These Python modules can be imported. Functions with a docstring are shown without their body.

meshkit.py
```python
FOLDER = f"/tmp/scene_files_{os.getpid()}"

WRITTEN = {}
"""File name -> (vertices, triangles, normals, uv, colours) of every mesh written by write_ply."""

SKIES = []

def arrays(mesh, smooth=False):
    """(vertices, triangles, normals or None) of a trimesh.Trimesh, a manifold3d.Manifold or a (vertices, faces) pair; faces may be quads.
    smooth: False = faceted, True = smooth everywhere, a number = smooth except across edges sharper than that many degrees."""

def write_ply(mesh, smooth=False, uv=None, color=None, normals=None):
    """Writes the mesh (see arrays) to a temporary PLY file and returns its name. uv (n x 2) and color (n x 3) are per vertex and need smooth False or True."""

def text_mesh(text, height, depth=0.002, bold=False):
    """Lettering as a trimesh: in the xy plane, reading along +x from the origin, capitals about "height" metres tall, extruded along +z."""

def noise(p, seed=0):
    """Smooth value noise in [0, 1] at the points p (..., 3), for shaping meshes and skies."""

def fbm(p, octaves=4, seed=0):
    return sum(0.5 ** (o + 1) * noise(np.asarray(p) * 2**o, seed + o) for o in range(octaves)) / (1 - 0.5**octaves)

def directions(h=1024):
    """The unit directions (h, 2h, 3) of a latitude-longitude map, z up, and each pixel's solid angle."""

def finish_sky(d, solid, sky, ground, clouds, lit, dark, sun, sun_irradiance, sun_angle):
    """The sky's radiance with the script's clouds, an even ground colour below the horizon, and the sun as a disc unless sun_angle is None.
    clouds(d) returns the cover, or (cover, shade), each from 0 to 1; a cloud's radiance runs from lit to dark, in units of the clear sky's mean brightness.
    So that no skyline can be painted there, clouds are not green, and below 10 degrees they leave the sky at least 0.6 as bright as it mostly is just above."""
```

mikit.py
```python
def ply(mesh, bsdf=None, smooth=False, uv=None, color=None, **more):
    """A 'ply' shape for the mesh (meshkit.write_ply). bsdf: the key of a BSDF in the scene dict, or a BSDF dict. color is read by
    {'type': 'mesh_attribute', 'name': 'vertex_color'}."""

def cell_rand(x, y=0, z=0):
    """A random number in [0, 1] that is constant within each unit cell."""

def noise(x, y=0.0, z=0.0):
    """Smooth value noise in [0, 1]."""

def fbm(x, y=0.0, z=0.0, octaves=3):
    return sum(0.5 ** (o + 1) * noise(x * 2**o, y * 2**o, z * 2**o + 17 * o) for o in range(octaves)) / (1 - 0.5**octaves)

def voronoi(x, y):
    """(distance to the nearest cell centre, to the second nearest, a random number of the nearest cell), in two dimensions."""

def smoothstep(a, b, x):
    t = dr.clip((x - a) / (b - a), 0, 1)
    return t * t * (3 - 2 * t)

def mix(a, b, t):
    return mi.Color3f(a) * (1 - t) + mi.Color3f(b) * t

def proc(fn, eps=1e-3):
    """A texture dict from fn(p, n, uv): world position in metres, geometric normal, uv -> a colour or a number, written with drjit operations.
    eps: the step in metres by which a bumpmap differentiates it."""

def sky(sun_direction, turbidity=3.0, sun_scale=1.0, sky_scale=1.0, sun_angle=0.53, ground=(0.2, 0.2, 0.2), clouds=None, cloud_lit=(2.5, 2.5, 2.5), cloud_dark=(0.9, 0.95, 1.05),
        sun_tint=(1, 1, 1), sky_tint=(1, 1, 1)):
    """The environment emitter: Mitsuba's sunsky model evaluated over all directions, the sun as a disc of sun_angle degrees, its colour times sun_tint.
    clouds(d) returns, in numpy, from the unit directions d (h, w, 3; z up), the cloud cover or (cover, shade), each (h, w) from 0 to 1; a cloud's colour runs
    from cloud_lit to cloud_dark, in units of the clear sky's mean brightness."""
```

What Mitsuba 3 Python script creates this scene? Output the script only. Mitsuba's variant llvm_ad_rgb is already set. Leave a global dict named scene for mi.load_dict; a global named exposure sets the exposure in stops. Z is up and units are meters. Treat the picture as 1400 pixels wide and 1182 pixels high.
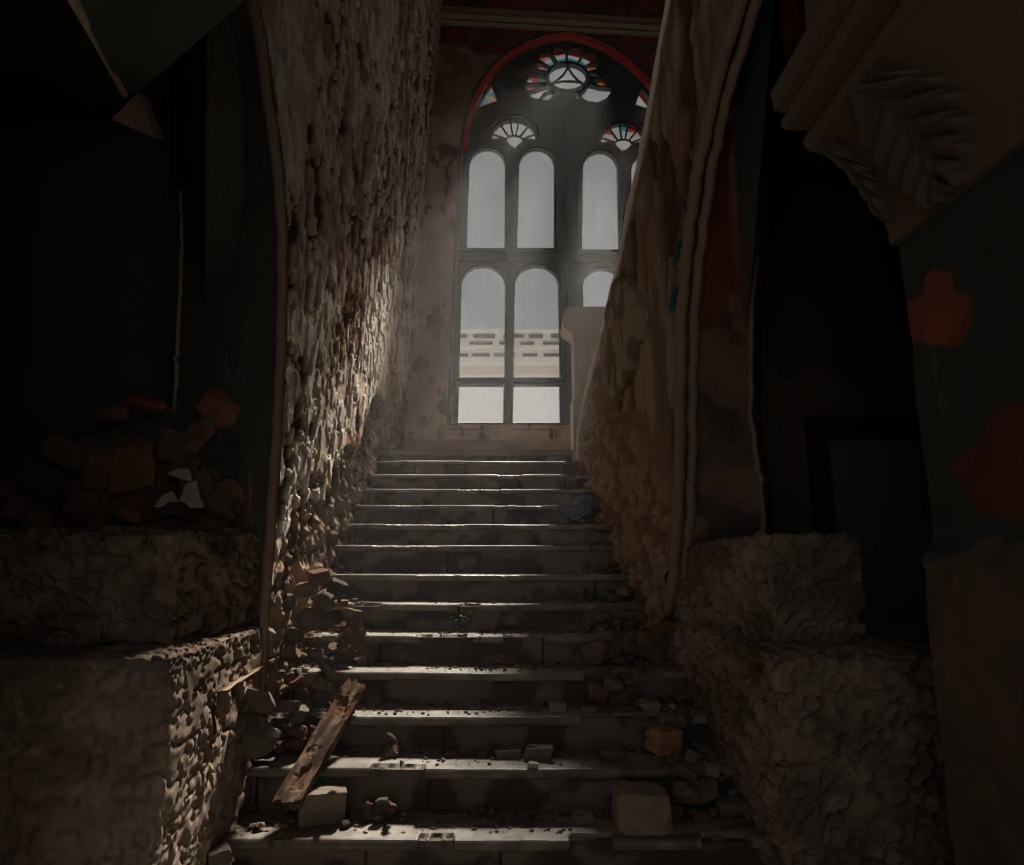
import math, random
import numpy as np, trimesh, shapely, drjit as dr, mitsuba as mi
import shapely.geometry as sg
import mikit, meshkit
from mikit import ply, proc
from meshkit import fbm, noise

# ------------------------------------------------------------------ camera, sky, sun, exposure
F, TH, CAM = 900.0, math.radians(10.0), np.array([0.0, 0.0, 1.593])
FWD = [0.0, math.cos(TH), math.sin(TH)]
exposure = 1.05
SUN_EL, SUN_AZ, SUN_SIZE, SUN_SCALE = math.radians(44), math.radians(11), 8.0, 8.4
SUN = [math.sin(SUN_AZ) * math.cos(SUN_EL), math.cos(SUN_AZ) * math.cos(SUN_EL), math.sin(SUN_EL)]
HAZE, SUN_TINT = 0.0062, (0.88, 1.0, 1.18)
scene, labels = {}, {}
scene['camera'] = {'type': 'perspective', 'fov': math.degrees(2 * math.atan(700 / F)), 'fov_axis': 'x', 'near_clip': 0.05, 'far_clip': 500.0,
                   'to_world': mi.ScalarTransform4f().look_at(origin=CAM.tolist(), target=(CAM + FWD).tolist(), up=[0, 0, 1])}
scene['sky'] = mikit.sky(SUN, turbidity=4, sun_scale=SUN_SCALE, sun_angle=SUN_SIZE, ground=(0.09, 0.088, 0.082),
                         clouds=lambda d: np.ones(d.shape[:2]), cloud_lit=(1.18, 1.18, 1.18), sun_tint=SUN_TINT)
rng = np.random.default_rng(7)

# ------------------------------------------------------------------ materials
def rgb(c): return {'type': 'rgb', 'value': [float(x) for x in c]}
def mat(name, c, rough=0.8, spec=0.3, **k):
    scene[name] = {'type': 'twosided', 'b': {'type': 'principled', 'base_color': rgb(c), 'roughness': rough, 'specular': spec, **k}}
VC = {'type': 'mesh_attribute', 'name': 'vertex_color'}
scene['masonry'] = {'type': 'twosided', 'b': {'type': 'diffuse', 'reflectance': VC}}
scene['worn_stone'] = {'type': 'twosided', 'b': {'type': 'principled', 'base_color': VC, 'roughness': 0.5, 'specular': 0.35}}
mat('tracery_paint', (0.016, 0.028, 0.027), 0.5)
mat('red_paint', (0.50, 0.05, 0.045), 0.5)
mat('lead', (0.012, 0.012, 0.013), 0.5)
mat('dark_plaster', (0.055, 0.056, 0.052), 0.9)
mat('dark_wood', (0.05, 0.036, 0.028), 0.5)
mat('pale_wood', (0.44, 0.38, 0.33), 0.6)
mat('facade', (0.88, 0.88, 0.87), 0.9)
mat('facade_pane', (0.16, 0.17, 0.18), 0.4)
mat('facade_tan', (0.80, 0.75, 0.70), 0.9)
mat('dull_plaster', (0.24, 0.21, 0.185), 0.95)
mat('foliage', (0.13, 0.18, 0.05), 0.7)
def glass(name, c):
    scene[name] = {'type': 'thindielectric', 'int_ior': 1.5, 'specular_transmittance': rgb(c)}
glass('glass_clear', (1, 1, 1)); glass('glass_teal', (0.05, 0.42, 0.42)); glass('glass_red', (0.62, 0.05, 0.04))
glass('glass_white', (0.85, 0.80, 0.78)); glass('glass_amber', (0.75, 0.42, 0.20))
scene['glass_frosted'] = {'type': 'principledthin', 'base_color': rgb((0.115, 0.12, 0.13)), 'roughness': 0.6, 'diff_trans': 1.5, 'spec_trans': 0.0, 'eta': 1.5}

def wall_paint(p, n, uv):
    a = mikit.fbm(p.x * 2.1, p.z * 1.7, 3.0, octaves=4)
    b = mikit.fbm(p.x * 7.0, p.z * 5.0, 9.0, octaves=4)
    hi = mikit.smoothstep(7.6, 9.0, p.z + (a - 0.5) * 2.5)
    pink = mikit.mix((0.46, 0.29, 0.19), (0.38, 0.22, 0.14), mikit.smoothstep(0.35, 0.65, a))
    pink = mikit.mix(pink, (0.10, 0.055, 0.04), mikit.smoothstep(0.60, 0.66, b))
    brown = mikit.mix((0.15, 0.085, 0.06), (0.24, 0.17, 0.135), mikit.smoothstep(0.50, 0.56, b * 0.6 + a * 0.4))
    red = mikit.mix((0.17, 0.02, 0.022), (0.06, 0.025, 0.022), mikit.smoothstep(0.52, 0.6, b))
    brown = mikit.mix(brown, red, mikit.smoothstep(9.35, 9.5, p.z + (a - 0.5) * 0.6 + mikit.smoothstep(0.5, 2.0, p.x) * 1.6))
    return mikit.mix(pink, brown, hi)
scene['window_wall_paint'] = {'type': 'twosided', 'b': {'type': 'bumpmap', 't': {**proc(lambda p, n, uv: mikit.fbm(p.x * 9, p.z * 9, p.y * 9, octaves=4), 4e-3)}, 'scale': 0.05,
                                                       'b': {'type': 'diffuse', 'reflectance': proc(wall_paint)}}}

# ------------------------------------------------------------------ helpers
def ray(px, py):
    a, b = (px - 700) / F, -(py - 591) / F
    return np.array([a, math.cos(TH) - b * math.sin(TH), math.sin(TH) + b * math.cos(TH)])
def aty(px, py, Y): d = ray(px, py); return CAM + d * Y / d[1]
def atz(px, py, Z): d = ray(px, py); return CAM + d * (Z - CAM[2]) / d[2]
def atp(px, py, p, n): d = ray(px, py); return CAM + d * ((p - CAM) @ n) / (d @ n)
def atx(px, py, X): d = ray(px, py); return CAM + d * X / d[0]

def numbered(key):
    if key not in taken: taken.add(key); return key
    i = 1
    while f'{key}_{i:03d}' in taken: i += 1
    taken.add(f'{key}_{i:03d}'); return f'{key}_{i:03d}'
taken = set()
def obj(name, mesh, bsdf, parent=None, smooth=False, color=None, kind=None, label=None, cat=None, group=None, **more):
    key = numbered(f'{parent}__{name}' if parent else name)
    scene[key] = ply(mesh, bsdf, smooth=smooth, color=color, **more)
    info = {k: v for k, v in (('kind', kind), ('label', label), ('category', cat), ('group', group)) if v}
    if info: labels[key] = info
    return key
def thing(name, label, cat, group=None):
    key = numbered(name); labels[key] = {'label': label, 'category': cat}
    if group: labels[key]['group'] = group
    return key
def box(lo, hi):
    lo, hi = np.minimum(lo, hi), np.maximum(lo, hi)
    m = trimesh.creation.box(extents=np.array(hi) - np.array(lo)); m.apply_translation((np.array(lo) + np.array(hi)) / 2); return m
def cat_mesh(ms): return trimesh.util.concatenate(ms)
def mixc(a, b, t): t = np.clip(t, 0, 1)[..., None]; return np.asarray(a) * (1 - t) + np.asarray(b) * t
def sstep(a, b, x): t = np.clip((x - a) / (b - a), 0, 1); return t * t * (3 - 2 * t)

def grid_faces(nv, nu, base=0):
    i, j = np.meshgrid(np.arange(nv - 1), np.arange(nu - 1), indexing='ij')
    a = (i * nu + j).ravel() + base
    return np.vstack([np.c_[a, a + 1, a + nu + 1], np.c_[a, a + nu + 1, a + nu]])
def relief(P, disp, col, back, flip=False):
    """Closed slab: the grid P (nv, nu, 3) moved by disp along its normal, closed by a skirt and a cap moved by the vector back."""
    nv, nu = P.shape[:2]
    du, dv = np.gradient(P, axis=1), np.gradient(P, axis=0)
    n = np.cross(du, dv); n /= np.linalg.norm(n, axis=-1, keepdims=True) + 1e-12
    if n.reshape(-1, 3).mean(0) @ np.asarray(back) > 0: n = -n; rev = True
    else: rev = False
    Q = P + n * disp[..., None]
    f = grid_faces(nv, nu)
    ring = np.r_[np.arange(nu), nu - 1 + nu * np.arange(1, nv), (nv - 1) * nu + np.arange(nu - 2, -1, -1), nu * np.arange(nv - 2, 0, -1)]
    V = Q.reshape(-1, 3); c = col.reshape(-1, 3)
    m = len(V); r = len(ring)
    skirt0, skirt1 = V[ring], P.reshape(-1, 3)[ring] + back
    i = np.arange(r); j = (i + 1) % r
    fs = np.vstack([np.c_[m + i, m + r + i, m + j], np.c_[m + j, m + r + i, m + r + j]])
    cen = m + 2 * r
    fc = np.c_[m + r + i, np.full(r, cen), m + r + j]
    V = np.vstack([V, skirt0, skirt1, skirt1.mean(0)])
    c = np.vstack([c, c[ring], c[ring], c.mean(0)])
    faces = np.vstack([f, fs, fc])
    if rev: faces = faces[:, ::-1]
    return (V, faces), c
def curve(pts, s, n):
    """Points of a polyline resampled at the values s (monotone) of its parameter column."""
    pts = np.asarray(pts); o = np.argsort(s); s = np.asarray(s)[o]
    return lambda t: np.stack([np.interp(t, s, pts[o, k]) for k in range(3)], -1)

def rough_block(c, res, amp, freq, colf, seed, edge=0.06):
    """A hexahedron with the corners c (8 x 3, index = x + 2 y + 4 z), its faces cut fine and worn by noise."""
    c = np.asarray(c, float); V, Fs, base = [], [], 0
    for ax in range(3):
        for side in (0, 1):
            o = [a for a in range(3) if a != ax]
            p0 = np.zeros(3)
            def L(a, b):
                q = np.zeros(np.broadcast(a, b).shape + (3,)); q[..., ax] = side; q[..., o[0]] = a; q[..., o[1]] = b; return q
            size = [np.linalg.norm(c[2 ** o[k]] - c[0]) for k in (0, 1)]
            nu, nv = [max(3, int(s / res)) for s in size]
            uu, vv = np.meshgrid(np.linspace(0, 1, nu), np.linspace(0, 1, nv))
            V.append(L(uu, vv).reshape(-1, 3)); fs = grid_faces(nv, nu, base); base += nu * nv
            ccw = (ax != 1) == (side == 1)
            Fs.append(fs if ccw else fs[:, ::-1])
    q = np.vstack(V); f = np.vstack(Fs)
    size = np.array([np.linalg.norm(c[2 ** k] - c[0]) for k in range(3)])
    w = [np.where(np.array([(i >> k) & 1 for i in range(8)]), q[:, k:k + 1], 1 - q[:, k:k + 1]) for k in range(3)]
    P = (w[0] * w[1] * w[2]) @ c
    m = trimesh.Trimesh(P, f, process=False); m.merge_vertices()
    P = np.array(m.vertices); f = np.array(m.faces)
    cen = c.mean(0)
    n = np.array(m.vertex_normals)
    # round the arrises: pull corners in
    if np.linalg.det(np.array([c[1] - c[0], c[2] - c[0], c[4] - c[0]])) < 0: n = -n
    d = (fbm(P * freq * 1.6, 5, seed) - 0.5) * amp * 1.5
    big = (fbm(P * freq * 0.25, 3, seed + 5) - 0.55) * amp * 2.2
    rid = np.abs(fbm(P * freq * 1.3 + 9, 4, seed + 3) - 0.5)
    big = big - amp * 0.8 * sstep(0.06, 0.0, rid)
    pit = -amp * 0.5 * sstep(0.55, 0.62, fbm(P * freq * 4.0 + 4.1, 4, seed + 9)) * sstep(0.42, 0.58, fbm(P * 2.6 + seed, 3, 77))
    lap = trimesh.smoothing.filter_laplacian(trimesh.Trimesh(P, f, process=False), lamb=0.5, iterations=14)
    P2 = np.array(lap.vertices) + n * (d + big + pit)[:, None]
    return trimesh.Trimesh(P2, f, process=False), colf(P2, pit < -amp * 0.3)

def rock(seed, size, planes=14, sub=2, boxy=0.0, rough=0.06):
    r = np.random.default_rng(seed)
    ico = trimesh.creation.icosphere(subdivisions=sub); d = np.array(ico.vertices)
    N = r.normal(size=(planes, 3)); N /= np.linalg.norm(N, axis=1, keepdims=True)
    N = np.vstack([N, -N[: planes // 2 + 1]]); h = r.uniform(0.62, 0.92, len(N))
    if boxy:
        B = np.vstack([np.eye(3), -np.eye(3)]) + r.normal(size=(6, 3)) * 0.07; B /= np.linalg.norm(B, axis=1, keepdims=True)
        h = np.r_[r.uniform(0.62, 0.7, 6), np.full(len(N), 1.0) + r.uniform(-0.10, 0.10, len(N))]; N = np.vstack([B, N])
    dots = np.maximum(d @ N.T, 1e-3)
    rad = np.minimum((h / dots).min(1), 1.15 if not boxy else 1.3)
    rad *= 1 + rough * (fbm(d * 3.1 + seed % 97, 4, 3) - 0.5) * 2
    v = d * rad[:, None] * np.asarray(size) / (0.65 if boxy else 0.8)
    return trimesh.Trimesh(v, ico.faces, process=False)
def euler(m, rz=0, rx=0, ry=0):
    m.apply_transform(trimesh.transformations.euler_matrix(rx, ry, rz)); return m
def tube(points, radii, sides=8):
    p = np.asarray(points, float); radii = np.broadcast_to(radii, (len(p),))
    t = np.gradient(p, axis=0); t /= np.linalg.norm(t, axis=1, keepdims=True) + 1e-12
    up = np.array([0.31, 0.17, 0.93]); a = np.cross(t, up); a /= np.linalg.norm(a, axis=1, keepdims=True) + 1e-12
    b = np.cross(a, t); g = np.arange(sides) * 2 * np.pi / sides
    v = p[:, None] + radii[:, None, None] * (np.cos(g)[None, :, None] * a[:, None] + np.sin(g)[None, :, None] * b[:, None])
    n = len(p); i, j = np.meshgrid(np.arange(n - 1), np.arange(sides), indexing='ij'); k = (j + 1) % sides
    f = np.vstack([np.c_[(i * sides + j).ravel(), ((i + 1) * sides + k).ravel(), (i * sides + k).ravel()], np.c_[(i * sides + j).ravel(), ((i + 1) * sides + j).ravel(), ((i + 1) * sides + k).ravel()]])
    v = np.vstack([v.reshape(-1, 3), p[0], p[-1]]); s = np.arange(sides); e = (n - 1) * sides
    f = np.vstack([f, np.c_[s, (s + 1) % sides, np.full(sides, n * sides)], np.c_[e + (s + 1) % sides, e + s, np.full(sides, n * sides + 1)]])
    m = trimesh.Trimesh(v, f, process=False); m.fix_normals() if False else None
    return m

# ------------------------------------------------------------------ plan of the stair
STEP_PX = [1147, 1049, 978, 918, 868, 825, 785, 745, 716, 690, 668, 648, 629.5, 615]
NY = {k: 3.12 + 0.30 * k for k in range(-1, 14)}
NZ = {k: float(aty(660, STEP_PX[k], NY[k])[2]) for k in range(14)}; NZ[-1] = NZ[0] / 2
L1, L2 = aty(300, 1143, 3.12), aty(512, 629, 6.72)
R1, R2 = aty(1045, 1143, 3.12), aty(790, 629, 6.72)
SL, SR = (L2[0] - L1[0]) / 3.6, (R2[0] - R1[0]) / 3.6
WY = 9.157
def xl0(y): return L1[0] + SL * (y - 3.12)
def xL(y, z): return xl0(y) + 0.0557 * np.maximum(0, z - (2.99 - 0.435 * (WY - y)))
def xR(y): return R1[0] + SR * (y - 3.12)
def hitL(px, py):
    d = ray(px, py); t = np.linspace(1, 14, 6000); p = CAM + t[:, None] * d
    s = p[:, 0] - xL(p[:, 1], p[:, 2]); return p[np.argmin(np.abs(s))]
RN = np.array([1.0, -SR, 0]); RP = np.array([R1[0], 3.12, 0])
def hitR(px, py): return atp(px, py, RP, RN)
def stair_z(y): return np.interp(y, [NY[k] for k in range(-1, 14)], [NZ[k] for k in range(-1, 14)])

# ------------------------------------------------------------------ setting: shell
def struct(name, mesh, bsdf, **k): return obj(name, mesh, bsdf, kind='structure', **k)
struct('floor', box((-5, -3, -0.2), (5, WY + 1, 0)), 'dull_plaster')
struct('ceiling', box((-5.4, -3.4, 10.7), (5.4, WY + 1, 11)), 'dull_plaster')
struct('wall_west', box((-5.4, -3.4, 0), (-5, WY + 1, 10.7)), 'dull_plaster')
struct('wall_east', box((5, -3.4, 0), (5.4, WY + 1, 10.7)), 'dull_plaster')
FILL_OPENING = sg.box(-3.4, 0.0, 3.4, 6.0).union(sg.Point(0, 6.0).buffer(3.4))  # unseen opening behind the camera, added and sized for fill light
sw = trimesh.creation.extrude_polygon(sg.box(-5, 0, 5, 10.7).difference(FILL_OPENING), 0.4, engine='earcut')
sw.vertices = np.c_[sw.vertices[:, 0], -3 - sw.vertices[:, 2], sw.vertices[:, 1]]; sw.fix_normals()
struct('wall_south', sw, 'dull_plaster')

# window wall
WO = np.array([xl0(WY), WY, 0.0]); WU = np.array([1, 0.075, 0]); WU /= np.linalg.norm(WU); WN = np.array([WU[1], -WU[0], 0])
def w2(px, py, off=0.0):
    p = atp(px, py, WO + WN * off, WN); return ((p - WO) @ WU, p[2])
def wpoly(pts, off=0.0): return sg.Polygon([w2(*p, off) for p in pts]).buffer(0)
def wext(poly, front, depth):
    ms = [trimesh.creation.extrude_polygon(g, depth, engine='earcut') for g in getattr(poly, 'geoms', [poly]) if g.area > 1e-6]
    m = cat_mesh(ms); v = m.vertices
    return trimesh.Trimesh(WO + v[:, :1] * WU + np.c_[0 * v[:, 0], 0 * v[:, 0], v[:, 1]] + (front - v[:, 2:]) * WN, m.faces[:, ::-1], process=False)
ARCH_PX = [(616, 582), (621, 470), (626, 340), (630, 250), (633, 200), (637, 172), (645, 142), (657, 116), (675, 92), (697, 73), (722, 59), (748, 50), (776, 46),
           (803, 52), (831, 64), (859, 83), (884, 106), (905, 132), (921, 160), (931, 195), (936, 250), (939, 340), (942, 470), (944, 582)]
OFF = -0.10
arch = wpoly(ARCH_PX)
ww = sg.box(-4, 0, 7.5, 10.7).difference(arch)
wall_w = struct('wall_window', wext(ww, 0.0, 0.45), 'window_wall_paint')
ring = arch.buffer(0.012).difference(arch.buffer(-0.075)).intersection(sg.box(-1, w2(640, 205)[1], 6, 12))
win = numbered('window_1'); labels[win] = {'kind': 'structure'}
obj('arch_moulding', wext(ring, 0.03, 0.12), 'red_paint', win, label='red painted moulding round the pointed arch')
edge = arch.buffer(0.055).difference(arch.buffer(0.012)).intersection(sg.box(-1, w2(640, 580)[1], 6, 12))
obj('outer_moulding', wext(edge, 0.02, 0.03), 'tracery_paint', win)

def lancet(xl, xr, top, bot, sh, dxl=0, dxr=0):
    cx, rx = (xl + xr) / 2, (xr - xl) / 2; a = np.linspace(math.pi, 0, 25)
    return [(xl - dxl, bot)] + [(cx + rx * math.cos(t), top + sh - sh * math.sin(t)) for t in a] + [(xr - dxr, bot)]
O = OFF
upper = [lancet(642, 691, 202, 339, 24, 4, 1), lancet(710, 758, 202, 339, 24, 3, 0), lancet(797, 845, 206, 341, 25, 1, -2), lancet(863, 909, 210, 343, 24, -2, -5)]
lower = [lancet(631, 691, 363, 516, 26, 3, 1), lancet(704, 764, 363, 516, 26, 2, -2), lancet(797, 852, 367, 519, 25, -1, -4), lancet(866, 920, 368, 521, 25, -3, -6)]
base = [[(628, 523), (690, 523), (689, 578), (626, 578)], [(702, 523), (766, 523), (767, 578), (701, 578)],
        [(798, 525), (857, 525), (859, 580), (799, 580)], [(870, 526), (927, 526), (929, 581), (872, 581)]]
fan_l = [(672, 186), (675, 178), (682, 170), (691, 165), (703, 163), (715, 165), (724, 170), (730, 178), (734, 187), (733, 191), (724, 189), (716, 191), (703, 203), (691, 191), (683, 188), (674, 190)]
fan_r = [(x + 149, y * 1.0 + 5) for x, y in fan_l]
ell = [(776 + 26.5 * math.cos(a), 105 + 18.5 * math.sin(a)) for a in np.linspace(0, 2 * math.pi, 40, endpoint=False)]
tri_l = [(672, 112), (680, 134), (682, 137), (653, 147), (656, 141)]
tri_r = [(877, 119), (893, 139), (895, 151), (869, 143), (872, 134)]
def petal(a0, a1, r0, r1, round_=True):
    """A petal of the rose in the photograph's ellipse: between the angles a0 and a1 (degrees), radii as a fraction of the centre pane's."""
    c = lambda r, a: (776 + 26.5 * r * math.cos(math.radians(a)), 104 - 18.5 * r * math.sin(math.radians(a)))
    aa = np.linspace(a0, a1, 9); bulge = np.sin(np.linspace(0, math.pi, 9)) if round_ else np.zeros(9)
    return [c(r0, a) for a in aa] + [c(r1 * (0.90 + 0.10 * b), a) for a, b in zip(aa[::-1], bulge)]
tops = [(143, 160), (118, 140), (92.5, 115), (65, 89.5), (41, 63), (20, 38)]
petals_top = [petal(a, b, 1.13, 2.12 if 0 < i < 5 else 1.75) for i, (a, b) in enumerate(tops)]
pet_l = [[(719, 113), (723, 104), (733, 100), (748, 104), (747, 111), (732, 113)], [(718, 115), (732, 115), (746, 113), (746, 117), (722, 124), (718, 120)],
         [(721, 126), (750, 117), (754, 121), (743, 127), (736, 136), (727, 133)], [(741, 136), (739, 133), (750, 124), (760, 124), (758, 127), (755, 132), (750, 137)],
         [(759, 134), (760, 130), (767, 127), (768, 129), (764, 133)]]
pet_r = [[(805, 100), (812, 100), (820, 103), (818, 105), (807, 104)], [(807, 107), (820, 108), (826, 107), (832, 113), (835, 118), (820, 117)],
         [(806, 115), (822, 119), (836, 120), (836, 126), (828, 135), (816, 140), (803, 138), (797, 134), (794, 128), (801, 122)],
         [(781, 127), (791, 127), (795, 133), (796, 138), (790, 135)]]
openings = [wpoly(p, O) for p in upper + lower + base + [fan_l, fan_r, ell, tri_l, tri_r] + petals_top + pet_l + pet_r]
holes = shapely.union_all(openings)
frame_poly = wpoly(ARCH_PX, O).buffer(0.02).difference(holes)
face_poly = wpoly(ARCH_PX, O).buffer(0.02).difference(shapely.union_all([wpoly(p, O).buffer(0.035, join_style='mitre') for p in upper + lower] + [wpoly(p, O).buffer(0.012) for p in base] + [g.buffer(0.03) for g in openings[12:]]))
bars = wpoly([(625, 515), (930, 518), (931, 526), (625, 523)], O).intersection(frame_poly)
obj('tracery_frame', wext(frame_poly, O, 0.10), 'tracery_paint', win, label='dark painted tracery with round headed lights and a rose')
obj('tracery_face', wext(face_poly, O + 0.035, 0.036), 'tracery_paint', win)
# mullions, transoms proud of the face
def ribbon(pts, w, off): return sg.LineString([w2(*p, off) for p in pts]).buffer(w / 2, cap_style='flat')
for q, w in (([(700, 200), (696, 350), (695, 582)], 0.05), ([(778, 160), (781, 350), (782, 582)], 0.16), ([(854, 205), (859, 350), (864, 582)], 0.05)):
    obj('mullion', wext(ribbon(q, w, O + 0.06), O + 0.065, 0.04), 'tracery_paint', win)
for y0, y1, w in ((341, 345, 0.05), (353, 357, 0.07)):
    obj('transom', wext(ribbon([(624, y0), (941, y1)], w, O + 0.06), O + 0.07, 0.05), 'tracery_paint', win)
obj('glazing_bar', wext(ribbon([(622, 519), (943, 523)], 0.035, O + 0.06), O + 0.055, 0.07), 'tracery_paint', win)
for q in ([(700, 212), (693, 198), (682, 194), (664, 197), (640, 214), (633, 232)],): pass
def arc_rib(p):   # round hood over a light
    g = wpoly(p, O); return g.buffer(0.085).difference(g.buffer(0.045))
for p in upper: obj('hood_moulding', wext(arc_rib(p).intersection(sg.box(-2, w2(700, 335)[1], 6, 12)), O + 0.055, 0.05), 'tracery_paint', win)
for p in (fan_l, fan_r):
    g = wpoly(p, O); obj('hood_moulding', wext(g.buffer(0.10).difference(g.buffer(0.06)), O + 0.05, 0.05), 'tracery_paint', win)
# panes and leads
GO = O - 0.045
def pane(poly, bsdf):
    m = wext(poly, GO, 0.004); f = m.faces; n = m.face_normals @ WN
    m = trimesh.Trimesh(m.vertices, f[n > 0.5], process=False); m.remove_unreferenced_vertices()
    obj('pane', m, bsdf, win)
def lead(lines, w, poly):
    g = shapely.union_all([ribbon(l, w, GO) for l in lines]).intersection(poly.buffer(0.02))
    obj('lead_came', wext(g, GO + 0.012, 0.024), 'lead', win)
for p in upper + lower: pane(wpoly(p, O).buffer(0.015), 'glass_clear')
for p in base: pane(wpoly(p, O).buffer(0.015), 'glass_frosted')
def arcpts(cx, cy, rx, ry, a0, a1, n=14): return [(cx + rx * math.cos(math.radians(a)), cy - ry * math.sin(math.radians(a))) for a in np.linspace(a0, a1, n)]
for dx, dy, cols in ((0, 0, ['clear'] * 6), (149, 5, ['clear', 'red', 'white', 'teal', 'red', 'amber'])):
    P = wpoly(fan_l if dx == 0 else fan_r, O)
    lines = [arcpts(703 + dx, 194 + dy, 13, 8, 175, 5)]
    ends = []
    for a in (157, 128, 100, 78, 50, 22):
        c, s = math.cos(math.radians(a)), math.sin(math.radians(a))
        q = [(703 + dx + 11 * c, 194 + dy - 8 * s), (703 + dx + 20 * c, 194 + dy - 17 * s), (703 + dx + 34 * c, 194 + dy - 33 * s)]
        if a in (157, 22): q[-1] = (703 + dx + 34 * c, 188 + dy - 12 * s)
        lines.append(q)
    lead(lines, 0.022, P)
    cut = shapely.union_all([ribbon(l, 0.02, GO) for l in lines])
    gs = [g for g in getattr(P.difference(cut), 'geoms', []) if g.area > 1e-4]
    cx = w2(703 + dx, 194 + dy, GO)[0]; gs.sort(key=lambda g: math.atan2(g.centroid.y - w2(703, 200, GO)[1], -(g.centroid.x - cx)) if g.centroid.y > w2(703 + dx, 190.5 + dy, GO)[1] else 9)
    for i, g in enumerate(gs):
        c = cols[i % 6] if g.centroid.y > w2(703 + dx, 190.5 + dy, GO)[1] else 'clear'
        if c in ('clear',): pane(g.buffer(0.011), 'glass_clear')
        else:
            b = g.bounds; cutz = b[1] + (b[3] - b[1]) * 0.55
            pane(g.intersection(sg.box(b[0], b[1], b[2], cutz)), 'glass_white'); pane(g.intersection(sg.box(b[0], cutz, b[2], b[3])), 'glass_' + c)
P = wpoly(ell, O)
q = [(776, 88), (775, 95), (770, 103), (760, 111), (752, 116)], [(776, 88), (778, 95), (783, 103), (791, 111), (800, 116)], [(753, 115), (768, 111.5), (784, 111.5), (799, 115)]
lead(list(q) + [ell + [ell[0]]], 0.028, P.buffer(0.02))
cut = shapely.union_all([ribbon(l, 0.02, GO) for l in q])
for g in P.difference(cut).geoms:
    if g.area > 1e-4: pane(g.buffer(0.011), 'glass_clear')
def stained(p, cuts, axis):
    g = wpoly(p, O); c0, c1 = w2(*axis[0], O), w2(*axis[1], O)
    d = np.array(c1) - c0; L = np.linalg.norm(d); d = d / L; n = np.array([-d[1], d[0]])
    lo = -0.3
    for t, col in cuts:
        hi = t
        quad = sg.Polygon([np.array(c0) + d * L * a + n * b for a, b in ((lo, -1), (hi, -1), (hi, 1), (lo, 1))])
        s = g.intersection(quad)
        if s.area > 1e-5: pane(s, 'glass_' + col)
        lo = hi
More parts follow.
